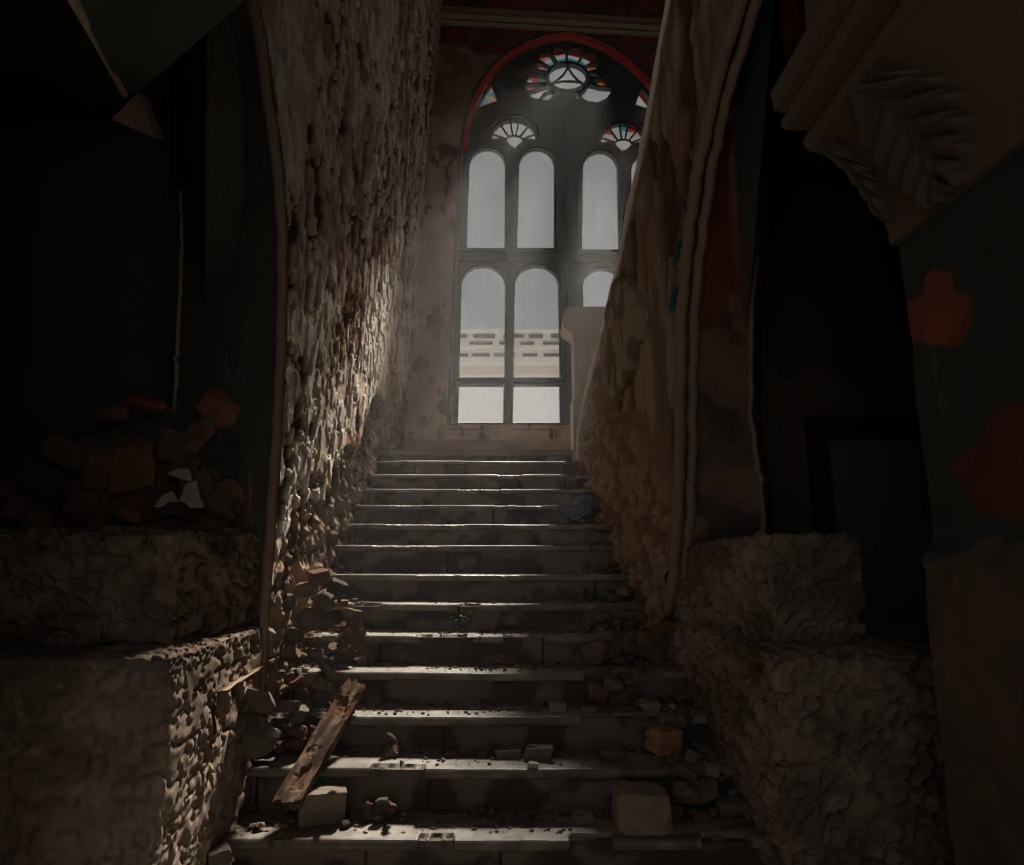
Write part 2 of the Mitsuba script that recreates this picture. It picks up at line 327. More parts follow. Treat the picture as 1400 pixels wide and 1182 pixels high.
for i, ((a, b), p) in enumerate(zip(tops, petals_top)):
    m = math.radians((a + b) / 2); r1 = 2.12 if 0 < i < 5 else 1.75
    ax = [(776 + 26.5 * r * math.cos(m), 104 - 18.5 * r * math.sin(m)) for r in (1.13, r1)]
    stained(p, [(0.28, 'teal'), (0.58, 'white'), (0.66, 'red'), (0.72, 'white'), (0.90, 'red'), (1.3, 'amber')] if 0 < i < 5 else [(0.3, 'white'), (0.6, 'red'), (1.3, 'amber')], ax)
stained(pet_l[0], [(0.35, 'teal'), (0.7, 'red'), (1.3, 'white')], [(748, 108), (720, 107)])
stained(pet_l[1], [(0.4, 'teal'), (0.65, 'white'), (0.9, 'red'), (1.3, 'white')], [(748, 115), (718, 120)])
stained(pet_l[2], [(2, 'clear')], [(750, 118), (725, 130)])
stained(pet_l[3], [(0.35, 'teal'), (0.6, 'white'), (0.85, 'amber'), (1.3, 'red')], [(757, 125), (741, 136)])
stained(pet_l[4], [(0.5, 'white'), (2, 'red')], [(768, 128), (760, 133)])
stained(pet_r[0], [(2, 'clear')], [(806, 102), (820, 103)])
stained(pet_r[1], [(0.35, 'teal'), (0.6, 'amber'), (0.85, 'red'), (2, 'teal')], [(807, 108), (834, 115)])
stained(pet_r[2], [(2, 'clear')], [(797, 120), (830, 130)]); stained(pet_r[3], [(2, 'clear')], [(781, 127), (796, 135)])
g = wpoly(tri_l, O); lo_ = g.bounds
pts = np.random.default_rng(3).uniform(0, 1, (26, 2)) * [lo_[2] - lo_[0], lo_[3] - lo_[1]] + [lo_[0], lo_[1]]
vor = shapely.voronoi_polygons(sg.MultiPoint(pts), extend_to=g)
for i, c in enumerate(vor.geoms):
    s = c.intersection(g).buffer(-0.004)
    if s.area > 1e-5: pane(s if s.geom_type == 'Polygon' else max(s.geoms, key=lambda z: z.area), ['glass_teal', 'glass_red', 'glass_amber', 'glass_teal'][i % 4])
pane(wpoly(tri_r, O), 'glass_clear')
# sill
sill = wpoly([(612, 580), (946, 582), (946, 588), (612, 586)], 0.05)
obj('sill', wext(sill, 0.07, 0.2), 'window_wall_paint', win)
# cornice beam high on the window wall
zc = [w2(760, y)[1] for y in (43, 36, 31, 26, 20)]
cor = numbered('trim_1'); labels[cor] = {'kind': 'structure', 'label': 'moulded brown cornice beam above the pointed window'}
def course(z0, z1, out, bsdf): obj('course', wext(sg.box(-0.3, z0, 5, z1), out, out + 0.02), bsdf, cor)
mat('cornice_brown', (0.22, 0.15, 0.11), 0.8); mat('cornice_tan', (0.36, 0.28, 0.21), 0.8)
course(zc[0], zc[0] + 0.05, 0.05, 'cornice_tan'); course(zc[0] + 0.05, zc[0] + 0.09, 0.03, 'dark_wood'); course(zc[0] + 0.09, zc[0] + 0.15, 0.08, 'cornice_tan')
course(zc[0] + 0.15, zc[0] + 0.18, 0.05, 'dark_wood'); course(zc[0] + 0.18, zc[0] + 0.24, 0.12, 'cornice_brown')

# ------------------------------------------------------------------ left stair wall
ED_L = [(300, -260), (322, -150), (340, -60), (355, 0), (372, 100), (388, 230), (395, 340), (392, 480), (386, 590), (378, 720), (368, 860), (366, 905)]
CL = np.array([hitL(*p) for p in ED_L]); CLc = curve(CL, CL[:, 2], 0)
def left_wall():
    nz, ns = 1000, 330
    z = np.linspace(0.2, 10.55, nz); s = np.linspace(0, 1, ns) ** 1.35
    ye = np.interp(z, CL[::-1, 2], CL[::-1, 1]); ye = np.where(z < 1.0, 2.9, ye)
    Y = ye[:, None] + (WY + 0.06 - ye[:, None]) * s[None]; Z = np.repeat(z[:, None], ns, 1)
    P = np.stack([xL(Y, Z), Y, Z], -1)
    q = np.stack([Y, Z, 0 * Y], -1)
    h = Z - stair_z(Y)                                   # height above the steps
    dado = 0.85 + 0.9 * (fbm(q * 1.6 + 3, 4, 1) - 0.5)
    low = sstep(dado + 0.03, dado - 0.03, h)             # the plaster has come off below this ragged line
    big = fbm(q * 0.9 + 7.7, 4, 2)
    fl = fbm(q * np.array([10.0, 6.5, 1]), 5, 3)
    strip = sstep(0.45, 0.15, WY - Y)                    # sound plaster beside the window wall
    thr = 0.57 - 0.60 * (big - 0.5) + 0.12 * strip
    pit = np.maximum(sstep(thr, thr + 0.03, fl), sstep(0.60, 0.63, fbm(q * np.array([21., 13., 1]) + 5, 4, 17)) * sstep(0.42, 0.52, big)) * (1 - low)
    fine = fbm(q * 34, 4, 4); mid = fbm(q * 3, 3, 6)
    crust = fbm(q * np.array([15., 11., 1]) + 2.2, 4, 12)
    lay = sstep(0.50, 0.54, crust) * 0.008 * (1 - low)   # a second skin of plaster, flaked
    rub = fbm(q * 13, 5, 8)
    disp = 0.020 * (mid - 0.5) - 0.030 * pit + lay + 0.007 * (fine - 0.5) + low * (-0.025 + 0.11 * (rub - 0.5))
    cream, tan, brown, red = (0.66, 0.60, 0.53), (0.52, 0.42, 0.33), (0.075, 0.05, 0.036), (0.27, 0.085, 0.05)
    c = mixc(tan, cream, sstep(0.47, 0.56, crust) * 0.85 + 0.15)
    stain = sstep(0.47, 0.60, fbm(q * 0.8 + 1.3, 4, 21) * 0.75 + 0.25 * fl + 0.06 * (Z > 6))
    c = mixc(c, red, stain * sstep(0.42, 0.58, fbm(q * np.array([9., 3., 1]), 4, 22)) * 0.9)
    c = mixc(c, (0.30, 0.20, 0.13), sstep(0.56, 0.62, fbm(q * 3.3 + 8, 5, 23)) * 0.6)
    c = mixc(c, brown, pit * 0.95)
    rough = mixc((0.24, 0.165, 0.115), (0.10, 0.07, 0.052), sstep(0.42, 0.6, fbm(q * 5 + 11, 4, 24)))
    rough = mixc(rough, (0.32, 0.23, 0.17), sstep(0.58, 0.63, rub) * 0.6)
    c = mixc(c, rough, low)
    return relief(P, disp, c, np.array([-0.28, 0.5, 0]))
m, c = left_wall()
wl = struct('wall_left', m, 'masonry', smooth=True, color=c, label='tall left stairwell wall of flaking pale plaster')

# ------------------------------------------------------------------ right stair wall
ED_R1 = [(1040, -90), (1010, 0), (978, 110), (952, 220), (936, 340), (928, 440), (926, 560), (924, 700), (915, 800), (905, 862)]
ED_R2 = [(926, -70), (915, 10), (905, 60), (893, 140), (877, 220), (860, 300), (845, 375), (832, 430), (816, 490), (801, 545), (793, 590), (790, 625)]
CR1 = np.array([hitR(*p) for p in ED_R1]); CR2 = np.array([hitR(*p) for p in ED_R2])
def right_wall():
    nz, ns = 760, 240
    z = np.linspace(0.2, max(CR1[0, 2], CR2[0, 2]), nz); s = np.linspace(0, 1, ns) ** 1.2
    y1 = np.interp(z, CR1[::-1, 2], CR1[::-1, 1]); y1 = np.where(z < CR1[-1, 2], CR1[-1, 1], y1)
    y2 = np.interp(z, CR2[::-1, 2], CR2[::-1, 1]); y2 = np.maximum(y2 + 0.05 * (noise(np.stack([z * 9, 0 * z, 0 * z], -1), 4) - 0.5), y1 + 0.3)
    Y = y1[:, None] + (y2 - y1)[:, None] * s[None]; Z = np.repeat(z[:, None], ns, 1)
    P = np.stack([xR(Y), Y, Z], -1); q = np.stack([Y, Z, 0 * Y], -1); h = Z - stair_z(Y)
    low = sstep(1.15, 0.9, h + 0.7 * (fbm(q * 2, 3, 31) - 0.5))
    cr = fbm(q * np.array([8.0, 2.2, 1]), 5, 32); rub = fbm(q * 12, 5, 33); fine = fbm(q * 24, 3, 34)
    gouge = sstep(0.60, 0.68, fbm(q * np.array([4.5, 1.8, 1]) + 5, 4, 35))
    chip = sstep(0.07, 0.0, (1 - s)[None] * (y2 - y1)[:, None])
    rimf = sstep(0.0, 0.35, (1 - s)[None] * (y2 - y1)[:, None])
    disp = (0.3 + 0.7 * rimf) * (0.10 * (cr - 0.5) - 0.045 * gouge * (1 - low) + 0.014 * (fine - 0.5) + low * 0.13 * (rub - 0.5))
    c = mixc((0.20, 0.135, 0.095), (0.31, 0.23, 0.17), sstep(0.42, 0.58, cr))
    c = mixc(c, (0.22, 0.115, 0.075), sstep(0.5, 0.62, fbm(q * 2.2 + 3, 4, 36)) * 0.7)
    c = mixc(c, (0.07, 0.045, 0.035), gouge * 0.8 * (1 - low))
    c = mixc(c, mixc((0.22, 0.14, 0.095), (0.32, 0.22, 0.15), sstep(0.45, 0.6, rub)), low)
    c = mixc(c, (0.52, 0.46, 0.40), chip * 0.8 * (fbm(q * 6, 3, 38) > 0.38))  # chipped far edge, tinted pale to paint its window-lit rim
    teal = sstep(0.10, 0.04, np.abs(Y - y1[:, None] - 0.12)) * sstep(3.0, 3.1, Z) * sstep(3.75, 3.6, Z) * (fbm(q * 8, 3, 39) > 0.45)
    c = mixc(c, (0.02, 0.09, 0.10), teal)
    return relief(P, disp, c, np.array([0.22, 0.45, 0]))
m, c = right_wall()
wr = struct('wall_right', m, 'masonry', smooth=True, color=c, label='right stairwell wall of crumbling brown masonry with a raking end')
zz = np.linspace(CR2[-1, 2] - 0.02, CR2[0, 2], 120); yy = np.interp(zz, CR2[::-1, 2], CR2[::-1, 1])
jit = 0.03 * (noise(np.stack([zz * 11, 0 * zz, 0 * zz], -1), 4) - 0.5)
mat('painted_lit_rim', (0.60, 0.56, 0.50), 0.8)  # pale strip added to imitate the rim lit by the window
obj('painted_lit_rim', tube(np.stack([xR(yy) - 0.012 + jit * 0.3, yy + 0.01 + jit, zz], -1), 0.016 + 0.014 * noise(np.stack([zz * 6, 0 * zz, 0 * zz + 4], -1), 8), 8), 'painted_lit_rim', wr, smooth=True, label='pale strip added for the window lit rim of the raking end')
# the sheet of old plaster hanging on it
def plaster_flake():
    out = [(846, 384), (862, 379), (876, 396), (884, 424), (882, 462), (872, 500), (860, 528), (846, 545), (838, 532), (842, 505), (836, 480), (839, 440), (841, 408)]
    g = sg.Polygon([hitR(*p)[1:] for p in out]).buffer(0.01)
    b = g.bounds; n = 110
    yy, zz = np.meshgrid(np.linspace(b[0], b[2], n), np.linspace(b[1], b[3], 2 * n))
    # polar grid, so that the rim stays clean
    cen = np.array(g.centroid.coords[0]); ring = np.array(shapely.segmentize(g.exterior, 0.01).coords)[:-1]
    ring = ring + (np.array([noise(np.c_[ring * 14, 0 * ring[:, 0]], 5), noise(np.c_[ring * 14, 9 + 0 * ring[:, 0]], 6)]).T - 0.5) * 0.05
    r = np.linspace(0, 1, 46)[:, None, None]
    G = cen + (ring - cen)[None] * r; G = np.concatenate([G, G[:, :1]], 1)
    q = np.stack([G[..., 0], G[..., 1], 0 * G[..., 0]], -1)
    t = 0.075 + 0.05 * (fbm(q * np.array([9, 4, 1]), 4, 41) - 0.5) + 0 * r[..., 0]
    t = t - 0.03 * np.repeat(sstep(0.86, 1.0, r[:, :, 0]), G.shape[1], 1)
    P = np.stack([xR(G[..., 0]) - t, G[..., 0], G[..., 1]], -1)
    c = mixc((0.30, 0.235, 0.17), (0.17, 0.12, 0.085), sstep(0.5, 0.6, fbm(q * np.array([12, 5, 1]), 4, 42)))
    nv, nu = P.shape[:2]; f = grid_faces(nv, nu); V = P.reshape(-1, 3); rim = (nv - 1) * nu + np.arange(nu)
    back = V[rim] + [0.12, 0, 0]; mm = len(V); i = np.arange(nu - 1)
    f = np.vstack([f, np.c_[rim[i], rim[i + 1], mm + i], np.c_[rim[i + 1], mm + i + 1, mm + i]])
    return trimesh.Trimesh(np.vstack([V, back]), f, process=False), np.vstack([c.reshape(-1, 3), c.reshape(-1, 3)[rim]])
m, c = plaster_flake(); obj('plaster_flake', m, 'masonry', wr, smooth=True, color=c, label='oval sheet of grey old plaster hanging loose')

# ------------------------------------------------------------------ generic fronts (ruled between two upright curves)
def ruled(cl, cr, z, ns):
    a, b = cl(z), cr(z); s = np.linspace(0, 1, ns)[None, :, None]
    return a[:, None] * (1 - s) + b[:, None] * s
def upright(pts, pos):
    C = np.array([pos(*p) for p in pts]); o = np.argsort(C[:, 2]); C = C[o]
    def at(z):
        r = np.stack([np.interp(z, C[:, 2], C[:, 0]), np.interp(z, C[:, 2], C[:, 1]), z], -1); return r
    return at
# left pier front: grey painted plaster
cl_in = upright(ED_L, lambda x, y: hitL(x, y) + [0.0, -0.005, 0])
cl_out = upright([(228, -60), (232, 60), (236, 185), (248, 250), (250, 340), (247, 400), (240, 570), (238, 700)], lambda x, y: aty(x, y, 3.72))
z = np.linspace(0.8, 4.75, 330); P = ruled(cl_out, cl_in, z, 130); q = P.copy()
crack = np.abs(fbm(q * 2.4, 4, 51) - 0.5)
c = mixc((0.105, 0.102, 0.090), (0.080, 0.082, 0.077), fbm(q * 3, 3, 52)); c = mixc(c, (0.012, 0.011, 0.010), sstep(0.008, 0.003, crack) * (fbm(q * 1.3, 2, 53) > 0.55))
c = mixc(c, (0.16, 0.13, 0.10), (fbm(q * 22, 3, 54) > 0.74).astype(float))
m, c = relief(P, 0.02 * (fbm(q * 5, 4, 55) - 0.5) - 0.01 * sstep(0.008, 0.003, crack), c, np.array([-0.2, 0.35, 0]))
pl = struct('wall_front_left', m, 'masonry', smooth=True, color=c, label='dark grey plastered pier left of the stairs')
# its arris beside the stair wall and the thin pale arris on the left
zz = np.linspace(0.9, 4.75, 60)
tr = obj('arris_bead', tube(cl_in(zz) + np.array([-0.028, 0.0, 0]) + 0.003 * rng.normal(size=(60, 3)), 0.026), 'cornice_brown', pl, smooth=True)
zz = np.linspace(cl_out(np.array([2.0]))[0, 2], 3.75, 60)
obj('arris_bead', tube(cl_out(zz) + np.array([0, -0.01, 0]) + 0.004 * rng.normal(size=(60, 3)), 0.012), 'cornice_tan', pl, smooth=True, label='thin pale arris at the edge of the dark recess')
# left recess
def slab(name, x0, x1, y, z0, z1, colf, seed, amp=0.03, nx=120, nz=160, back=(0, 0.3, 0), label=None):
    X, Z = np.meshgrid(np.linspace(x0, x1, nx), np.linspace(z0, z1, nz)); P = np.stack([X, 0 * X + y, Z], -1)
    m, c = relief(P, amp * (fbm(P * 4, 5, seed) - 0.5), colf(P), np.array(back)); return struct(name, m, 'masonry', smooth=True, color=c, label=label)
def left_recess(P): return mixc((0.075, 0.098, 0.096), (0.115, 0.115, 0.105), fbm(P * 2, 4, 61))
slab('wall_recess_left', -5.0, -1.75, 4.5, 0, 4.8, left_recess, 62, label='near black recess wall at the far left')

# broken masonry under the left pier
TOPL = [(-60, 665), (0, 652), (35, 640), (62, 622), (75, 600), (115, 592), (124, 560), (150, 550), (185, 540), (212, 548), (236, 552), (245, 575), (262, 570), (270, 540), (300, 533), (330, 536), (345, 552), (356, 572), (362, 600), (368, 640)]
TL = np.array([aty(x, y, 3.50) for x, y in TOPL])
xs = np.linspace(TL[0, 0], TL[-1, 0], 260); zt = np.interp(xs, TL[:, 0], TL[:, 2]) + 0.03 * (fbm(np.stack([xs * 14, 0 * xs, 0 * xs], -1), 3, 71) - 0.5)
t = np.linspace(0, 1, 200)[:, None]; Z = 0.9 * (1 - t) + zt[None] * t; X = np.repeat(xs[None], 200, 0)
P = np.stack([X, 3.50 + 0 * X + 0.12 * t ** 2, Z], -1)
vo = fbm(P * 5, 5, 72); col = mixc((0.22, 0.115, 0.075), (0.14, 0.085, 0.062), sstep(0.42, 0.58, fbm(P * 3.2, 4, 73)))
col = mixc(col, (0.085, 0.075, 0.07), sstep(0.52, 0.6, fbm(P * 4.4 + 3, 4, 74))); col = mixc(col, (0.23, 0.075, 0.045), sstep(0.86, 0.95, t) * sstep(0.45, 0.55, fbm(P * 3 + 9, 3, 75)))
m, c = relief(P, 0.17 * (vo - 0.5), col, np.array([-0.05, 0.3, 0]))
ml = struct('wall_base_left', m, 'masonry', smooth=True, color=c, label='bared red brown masonry under the grey left pier')
def wall_stone(holder, px, py, w, h, Y, colr, seed, tilt=0.0, deep=0.06, boxy=1.0):
    p = aty(px, py, Y); k = Y / F
    m = euler(rock(seed, (w * k / 2, deep, h * k / 2), 11, 3, boxy=boxy if seed % 2 else 0.0, rough=0.22), 0, 0, tilt); m.apply_translation(p)
    cc = 1.3 * np.asarray(colr) * (0.7 + 0.6 * fbm(np.array(m.vertices) * 18, 4, seed))[:, None]
    return obj("stone", m, "masonry", holder, smooth=True, color=cc)
for (px, py, w, h, cc, tilt) in [(322, 672, 62, 30, (0.15, 0.085, 0.065), 0.65), (300, 690, 55, 34, (0.12, 0.08, 0.065), 0.5), (272, 655, 40, 60, (0.12, 0.085, 0.07), -0.25), (243, 612, 44, 46, (0.11, 0.075, 0.06), 0.2),
        (255, 640, 40, 36, (0.10, 0.07, 0.055), 0.1), (236, 688, 44, 30, (0.09, 0.065, 0.055), 0), (262, 704, 34, 26, (0.08, 0.055, 0.05), 0.1), (357, 640, 20, 90, (0.14, 0.09, 0.07), 0.04), (345, 700, 24, 60, (0.10, 0.065, 0.05), 0.3),
        (312, 562, 88, 50, (0.19, 0.085, 0.06), 0.05), (272, 600, 34, 70, (0.13, 0.085, 0.06), 0.3), (305, 628, 56, 46, (0.045, 0.045, 0.045), 0.2), (198, 552, 60, 24, (0.20, 0.075, 0.05), 0.05), (150, 566, 50, 28, (0.14, 0.075, 0.055), 0.1),
        (176, 706, 36, 26, (0.24, 0.10, 0.05), 0), (140, 640, 70, 56, (0.16, 0.09, 0.06), 0.1), (185, 640, 56, 60, (0.17, 0.095, 0.06), -0.1), (110, 690, 60, 40, (0.12, 0.07, 0.055), 0.2), (52, 712, 30, 26, (0.17, 0.085, 0.06), 0), (28, 695, 24, 34, (0.17, 0.075, 0.05), 0.2),
        (95, 618, 60, 34, (0.11, 0.08, 0.06), 0.5), (330, 700, 40, 26, (0.09, 0.06, 0.05), 0.3), (300, 650, 26, 24, (0.09, 0.06, 0.05), 0), (60, 655, 66, 34, (0.08, 0.06, 0.05), 0.45)]:
    wall_stone(ml, px, py, w, h, 3.53, cc, int(px * 7 + py), tilt)
for pts in ([(230, 647), (246, 641), (258, 642), (262, 656), (252, 655), (242, 651)], [(212, 692), (222, 678), (234, 672), (243, 685), (232, 684), (220, 692)], [(246, 684), (256, 662), (268, 658), (272, 680), (277, 692), (262, 694), (254, 686)]):
    p = np.array([aty(x, y, 3.385)[[0, 2]] for x, y in pts]); m = trimesh.creation.extrude_polygon(sg.Polygon(p).buffer(0.008).buffer(-0.004), 0.012, engine='earcut')
    m.vertices = np.c_[m.vertices[:, 0], 3.385 - m.vertices[:, 2] + 0.01, m.vertices[:, 1]]; m.fix_normals()
    m = trimesh.Trimesh(*trimesh.remesh.subdivide_to_size(m.vertices, m.faces, 0.012), process=False); v = np.array(m.vertices); v[:, 1] += 0.03 * (fbm(v * 12, 3, 5) - 0.5)
    obj('plaster_patch', (v, m.faces), 'pale_wood', ml, label='scrap of pale plaster left on the stones')

# right pier front
cr_in = upright(ED_R1, lambda x, y: hitR(x, y) + [0, -0.005, 0])
cr_out = upright([(1130, -80), (1108, 0), (1080, 90), (1058, 170), (1043, 250), (1032, 340), (1026, 440), (1024, 560), (1036, 640), (1044, 730), (1046, 800)], lambda x, y: aty(x, y, 4.0))
z = np.linspace(0.8, 4.7, 330); P = ruled(cr_in, cr_out, z, 130); q = P.copy(); zteal = aty(990, 212, 3.9)[2]
tl = sstep(zteal - 0.02, zteal + 0.02, P[..., 2] + 0.25 * (fbm(P * 5, 4, 81) - 0.5) - 0.08 * (P[..., 0] - 1.2))
c = mixc((0.20, 0.125, 0.095), (0.13, 0.09, 0.075), sstep(0.42, 0.58, fbm(q * 4, 4, 82))); c = mixc(c, (0.08, 0.065, 0.058), sstep(0.55, 0.62, fbm(q * 3 + 6, 4, 83)))
c = mixc(c, (0.19, 0.05, 0.04), sstep(2.7, 3.2, P[..., 2]) * sstep(0.42, 0.56, fbm(q * 2.6 + 1, 4, 84))); c = mixc(c, (0.024, 0.048, 0.050), tl)
m, c = relief(P, 0.05 * (fbm(q * 5, 5, 85) - 0.5) * (1 - 0.8 * tl) + 0.02 * tl, c, np.array([0.2, 0.35, 0]))
pr = struct('wall_front_right', m, 'masonry', smooth=True, color=c, label='right pier of bared brown and red plaster, teal paint above')
zz = np.linspace(1.2, 4.7, 70)
for dx, r_ in ((0.01, 0.035), (0.085, 0.03)):
    obj('edge_moulding', tube(cr_in(zz) + np.array([dx, -0.02, 0]) + 0.005 * rng.normal(size=(70, 3)), r_), 'cornice_brown', pr, smooth=True)
obj('arris_bead', tube(cr_out(zz) + np.array([0, -0.01, 0]) + 0.005 * rng.normal(size=(70, 3)), 0.018), 'cornice_brown', pr, smooth=True)
# right recess with plaster patch and a door
YB = 5.3
patch = sg.Polygon([aty(x, y, YB)[[0, 2]] for x, y in [(1000, 440), (1030, 462), (1055, 500), (1080, 518), (1100, 505), (1125, 500), (1145, 515), (1160, 530), (1185, 545), (1205, 570), (1205, 760), (1000, 760)]])
chip2 = sg.Polygon([aty(x, y, YB)[[0, 2]] for x, y in [(1040, 362), (1058, 360), (1056, 385), (1044, 400), (1036, 385)]])
def right_recess(P):
    w = (np.stack([fbm(P * 7, 4, 91), fbm(P * 7 + 5, 4, 92)], -1) - 0.5) * 0.16
    x, z_ = P[..., 0] + w[..., 0], P[..., 2] + w[..., 1]
    on = (shapely.contains_xy(patch, x, z_) | shapely.contains_xy(chip2, x, z_)).astype(float)
    c = mixc((0.040, 0.082, 0.086), (0.058, 0.075, 0.075), fbm(P * 2, 4, 93)); return mixc(c, mixc((0.17, 0.125, 0.10), (0.12, 0.095, 0.082), fbm(P * 4, 4, 94)), on)
dlo, dhi = aty(1150, 900, YB), aty(1330, 590, YB)
slab('wall_recess_right', 1.25, dlo[0], YB, 0, 4.8, right_recess, 95, nx=200, nz=500, label='dark teal recess wall with a bared plaster patch on the right')
slab('wall_recess_right', dlo[0], 5.0, YB, dhi[2], 4.8, right_recess, 96, nx=160, nz=300)
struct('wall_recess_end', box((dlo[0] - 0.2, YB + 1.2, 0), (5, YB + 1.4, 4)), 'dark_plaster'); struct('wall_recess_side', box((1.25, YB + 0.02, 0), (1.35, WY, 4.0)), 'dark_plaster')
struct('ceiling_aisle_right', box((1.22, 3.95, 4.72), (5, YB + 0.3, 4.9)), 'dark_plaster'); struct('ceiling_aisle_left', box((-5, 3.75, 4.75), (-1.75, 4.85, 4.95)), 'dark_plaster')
struct('wall_added_shade_right', box((2.4, 1.7, 0), (5, 2.3, 10.7)), 'dull_plaster'); struct('wall_added_shade_left', box((-5, 0.7, 0), (-1.40, 1.2, 10.7)), 'dull_plaster')  # unseen walls added to shade the recesses and the left plinth
door = numbered('door_1'); labels[door] = {'kind': 'structure', 'label': 'dark doorway with moulded frame behind the right stone plinth'}
for a, b, w in ((0, 0.10, 0.10), (0.10, 0.16, 0.05)):
    obj('frame_side', box((dlo[0] - 0.14 + a, YB - w, 0), (dlo[0] - 0.14 + b, YB + 0.15, dhi[2] + 0.12 - a)), 'dark_wood', door)
    obj('frame_head', box((dlo[0] - 0.14 + a, YB - w - 0.002, dhi[2] + 0.02 - a * 0.6), (dhi[0] + 0.6, YB + 0.15, dhi[2] + 0.12 - a)), 'dark_wood', door)
obj('door_leaf', cat_mesh([box((dlo[0] + 1.25, YB + 0.16, 0), (dlo[0] + 1.31, YB + 1.0, dhi[2])), box((dlo[0] + 1.22, YB + 0.26, 1.6), (dlo[0] + 1.27, YB + 0.9, dhi[2] - 0.15))]), 'dark_wood', door, label='dark door leaf standing open inward')

# ------------------------------------------------------------------ near right pier with its carved capital (its face looks across the stairs)
PX = 1.62
e = [atx(x, y, PX) for x, y in ((1240, 420), (1270, 690), (1300, 930))]
yf = e[0][1]
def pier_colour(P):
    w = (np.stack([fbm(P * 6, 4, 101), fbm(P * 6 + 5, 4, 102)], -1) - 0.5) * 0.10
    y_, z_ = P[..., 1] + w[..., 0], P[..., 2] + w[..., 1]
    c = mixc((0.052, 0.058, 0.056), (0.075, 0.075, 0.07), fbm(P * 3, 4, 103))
    def on(pts): return shapely.contains_xy(sg.Polygon([atx(x, y, PX)[[1, 2]] for x, y in pts]), y_, z_).astype(float)
    c = mixc(c, mixc((0.30, 0.095, 0.065), (0.22, 0.075, 0.055), sstep(0.4, 0.6, fbm(P * 7, 4, 108))), on([(1232, 420), (1262, 398), (1268, 366), (1302, 366), (1306, 395), (1330, 400), (1334, 440), (1312, 472), (1240, 470), (1232, 440)]))
    c = mixc(c, (0.13, 0.055, 0.046), on([(1300, 640), (1340, 600), (1365, 560), (1400, 550), (1480, 560), (1480, 720), (1340, 710)]))
    c = mixc(c, mixc((0.15, 0.11, 0.09), (0.10, 0.078, 0.066), fbm(P * 5, 4, 104)), on([(1260, 770), (1310, 765), (1340, 735), (1480, 750), (1480, 1400), (1260, 1400)]))
    return mixc(c, (0.10, 0.09, 0.08), on([(1270, 478), (1276, 478), (1282, 520), (1296, 560), (1288, 590), (1278, 520)]))
Y_, Z_ = np.meshgrid(np.linspace(yf, 0.6, 150), np.linspace(0, 4.6, 360)); ztop = 0
lean = np.interp(Z_, [e[2][2], e[1][2], e[0][2]], [0.02, 0.0, 0.0])
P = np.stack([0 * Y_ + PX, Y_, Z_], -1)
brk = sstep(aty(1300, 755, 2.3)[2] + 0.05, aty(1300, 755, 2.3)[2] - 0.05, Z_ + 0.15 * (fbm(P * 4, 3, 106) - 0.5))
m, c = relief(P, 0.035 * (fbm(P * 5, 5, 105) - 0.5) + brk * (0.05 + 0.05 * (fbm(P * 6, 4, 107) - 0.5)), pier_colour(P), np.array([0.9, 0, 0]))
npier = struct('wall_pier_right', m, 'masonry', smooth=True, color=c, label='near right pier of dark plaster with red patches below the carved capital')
# capital
cap = thing('carved_capital', 'carved stone corbel capital with acanthus leaf at the top right, above the dark pier', 'capital')
mat('capital_stone', (0.14, 0.095, 0.072), 0.85); mat('capital_leaf', (0.10, 0.078, 0.065), 0.7)
zb = atx(1218, 342, PX)[2]
top_c = atx(1118, 75, PX - 0.42); zt_ = top_c[2] - 0.16
ybk = yf + 0.02
def extrude_y(profile, y0, y1):
    m = trimesh.creation.extrude_polygon(sg.Polygon(profile).buffer(0), y1 - y0, engine='earcut'); v = m.vertices
    m = trimesh.Trimesh(np.c_[v[:, 0], y1 - v[:, 2], v[:, 1]], m.faces, process=False); m.fix_normals(); return m
def belly(t): return PX - 0.03 - 0.25 * t ** 1.8       # the bell flares upward
ts = np.linspace(0, 1, 20); bell = [(belly(t), zb + (zt_ - zb) * t) for t in ts]
obj('bell', extrude_y([(PX + 0.5, zb)] + bell + [(PX + 0.5, zt_)], 0.8, ybk), 'capital_stone', cap, smooth=40)
a = np.linspace(-math.pi / 2, math.pi / 2, 9)
xb = bell[-1][0]
def roll(x, z0, r): return [(x - r * math.cos(t), z0 + r + r * math.sin(t)) for t in a]
prof = [(PX + 0.5, zt_)] + roll(xb + 0.02, zt_, 0.05) + [(xb - 0.01, zt_ + 0.11)] + roll(xb - 0.09, zt_ + 0.11, 0.035) + [(xb - 0.07, zt_ + 0.19)] + [(xb - 0.15, zt_ + 0.21), (xb - 0.16, zt_ + 0.30), (PX + 0.5, zt_ + 0.30)]
obj('abacus', extrude_y(prof, 0.8, ybk + 0.10), 'capital_stone', cap, smooth=40, label='moulded abacus over the leaves')
obj('springer', box((PX - 0.30, 0.8, zt_ + 0.29), (PX + 0.5, ybk, 7.0)), 'capital_stone', cap)
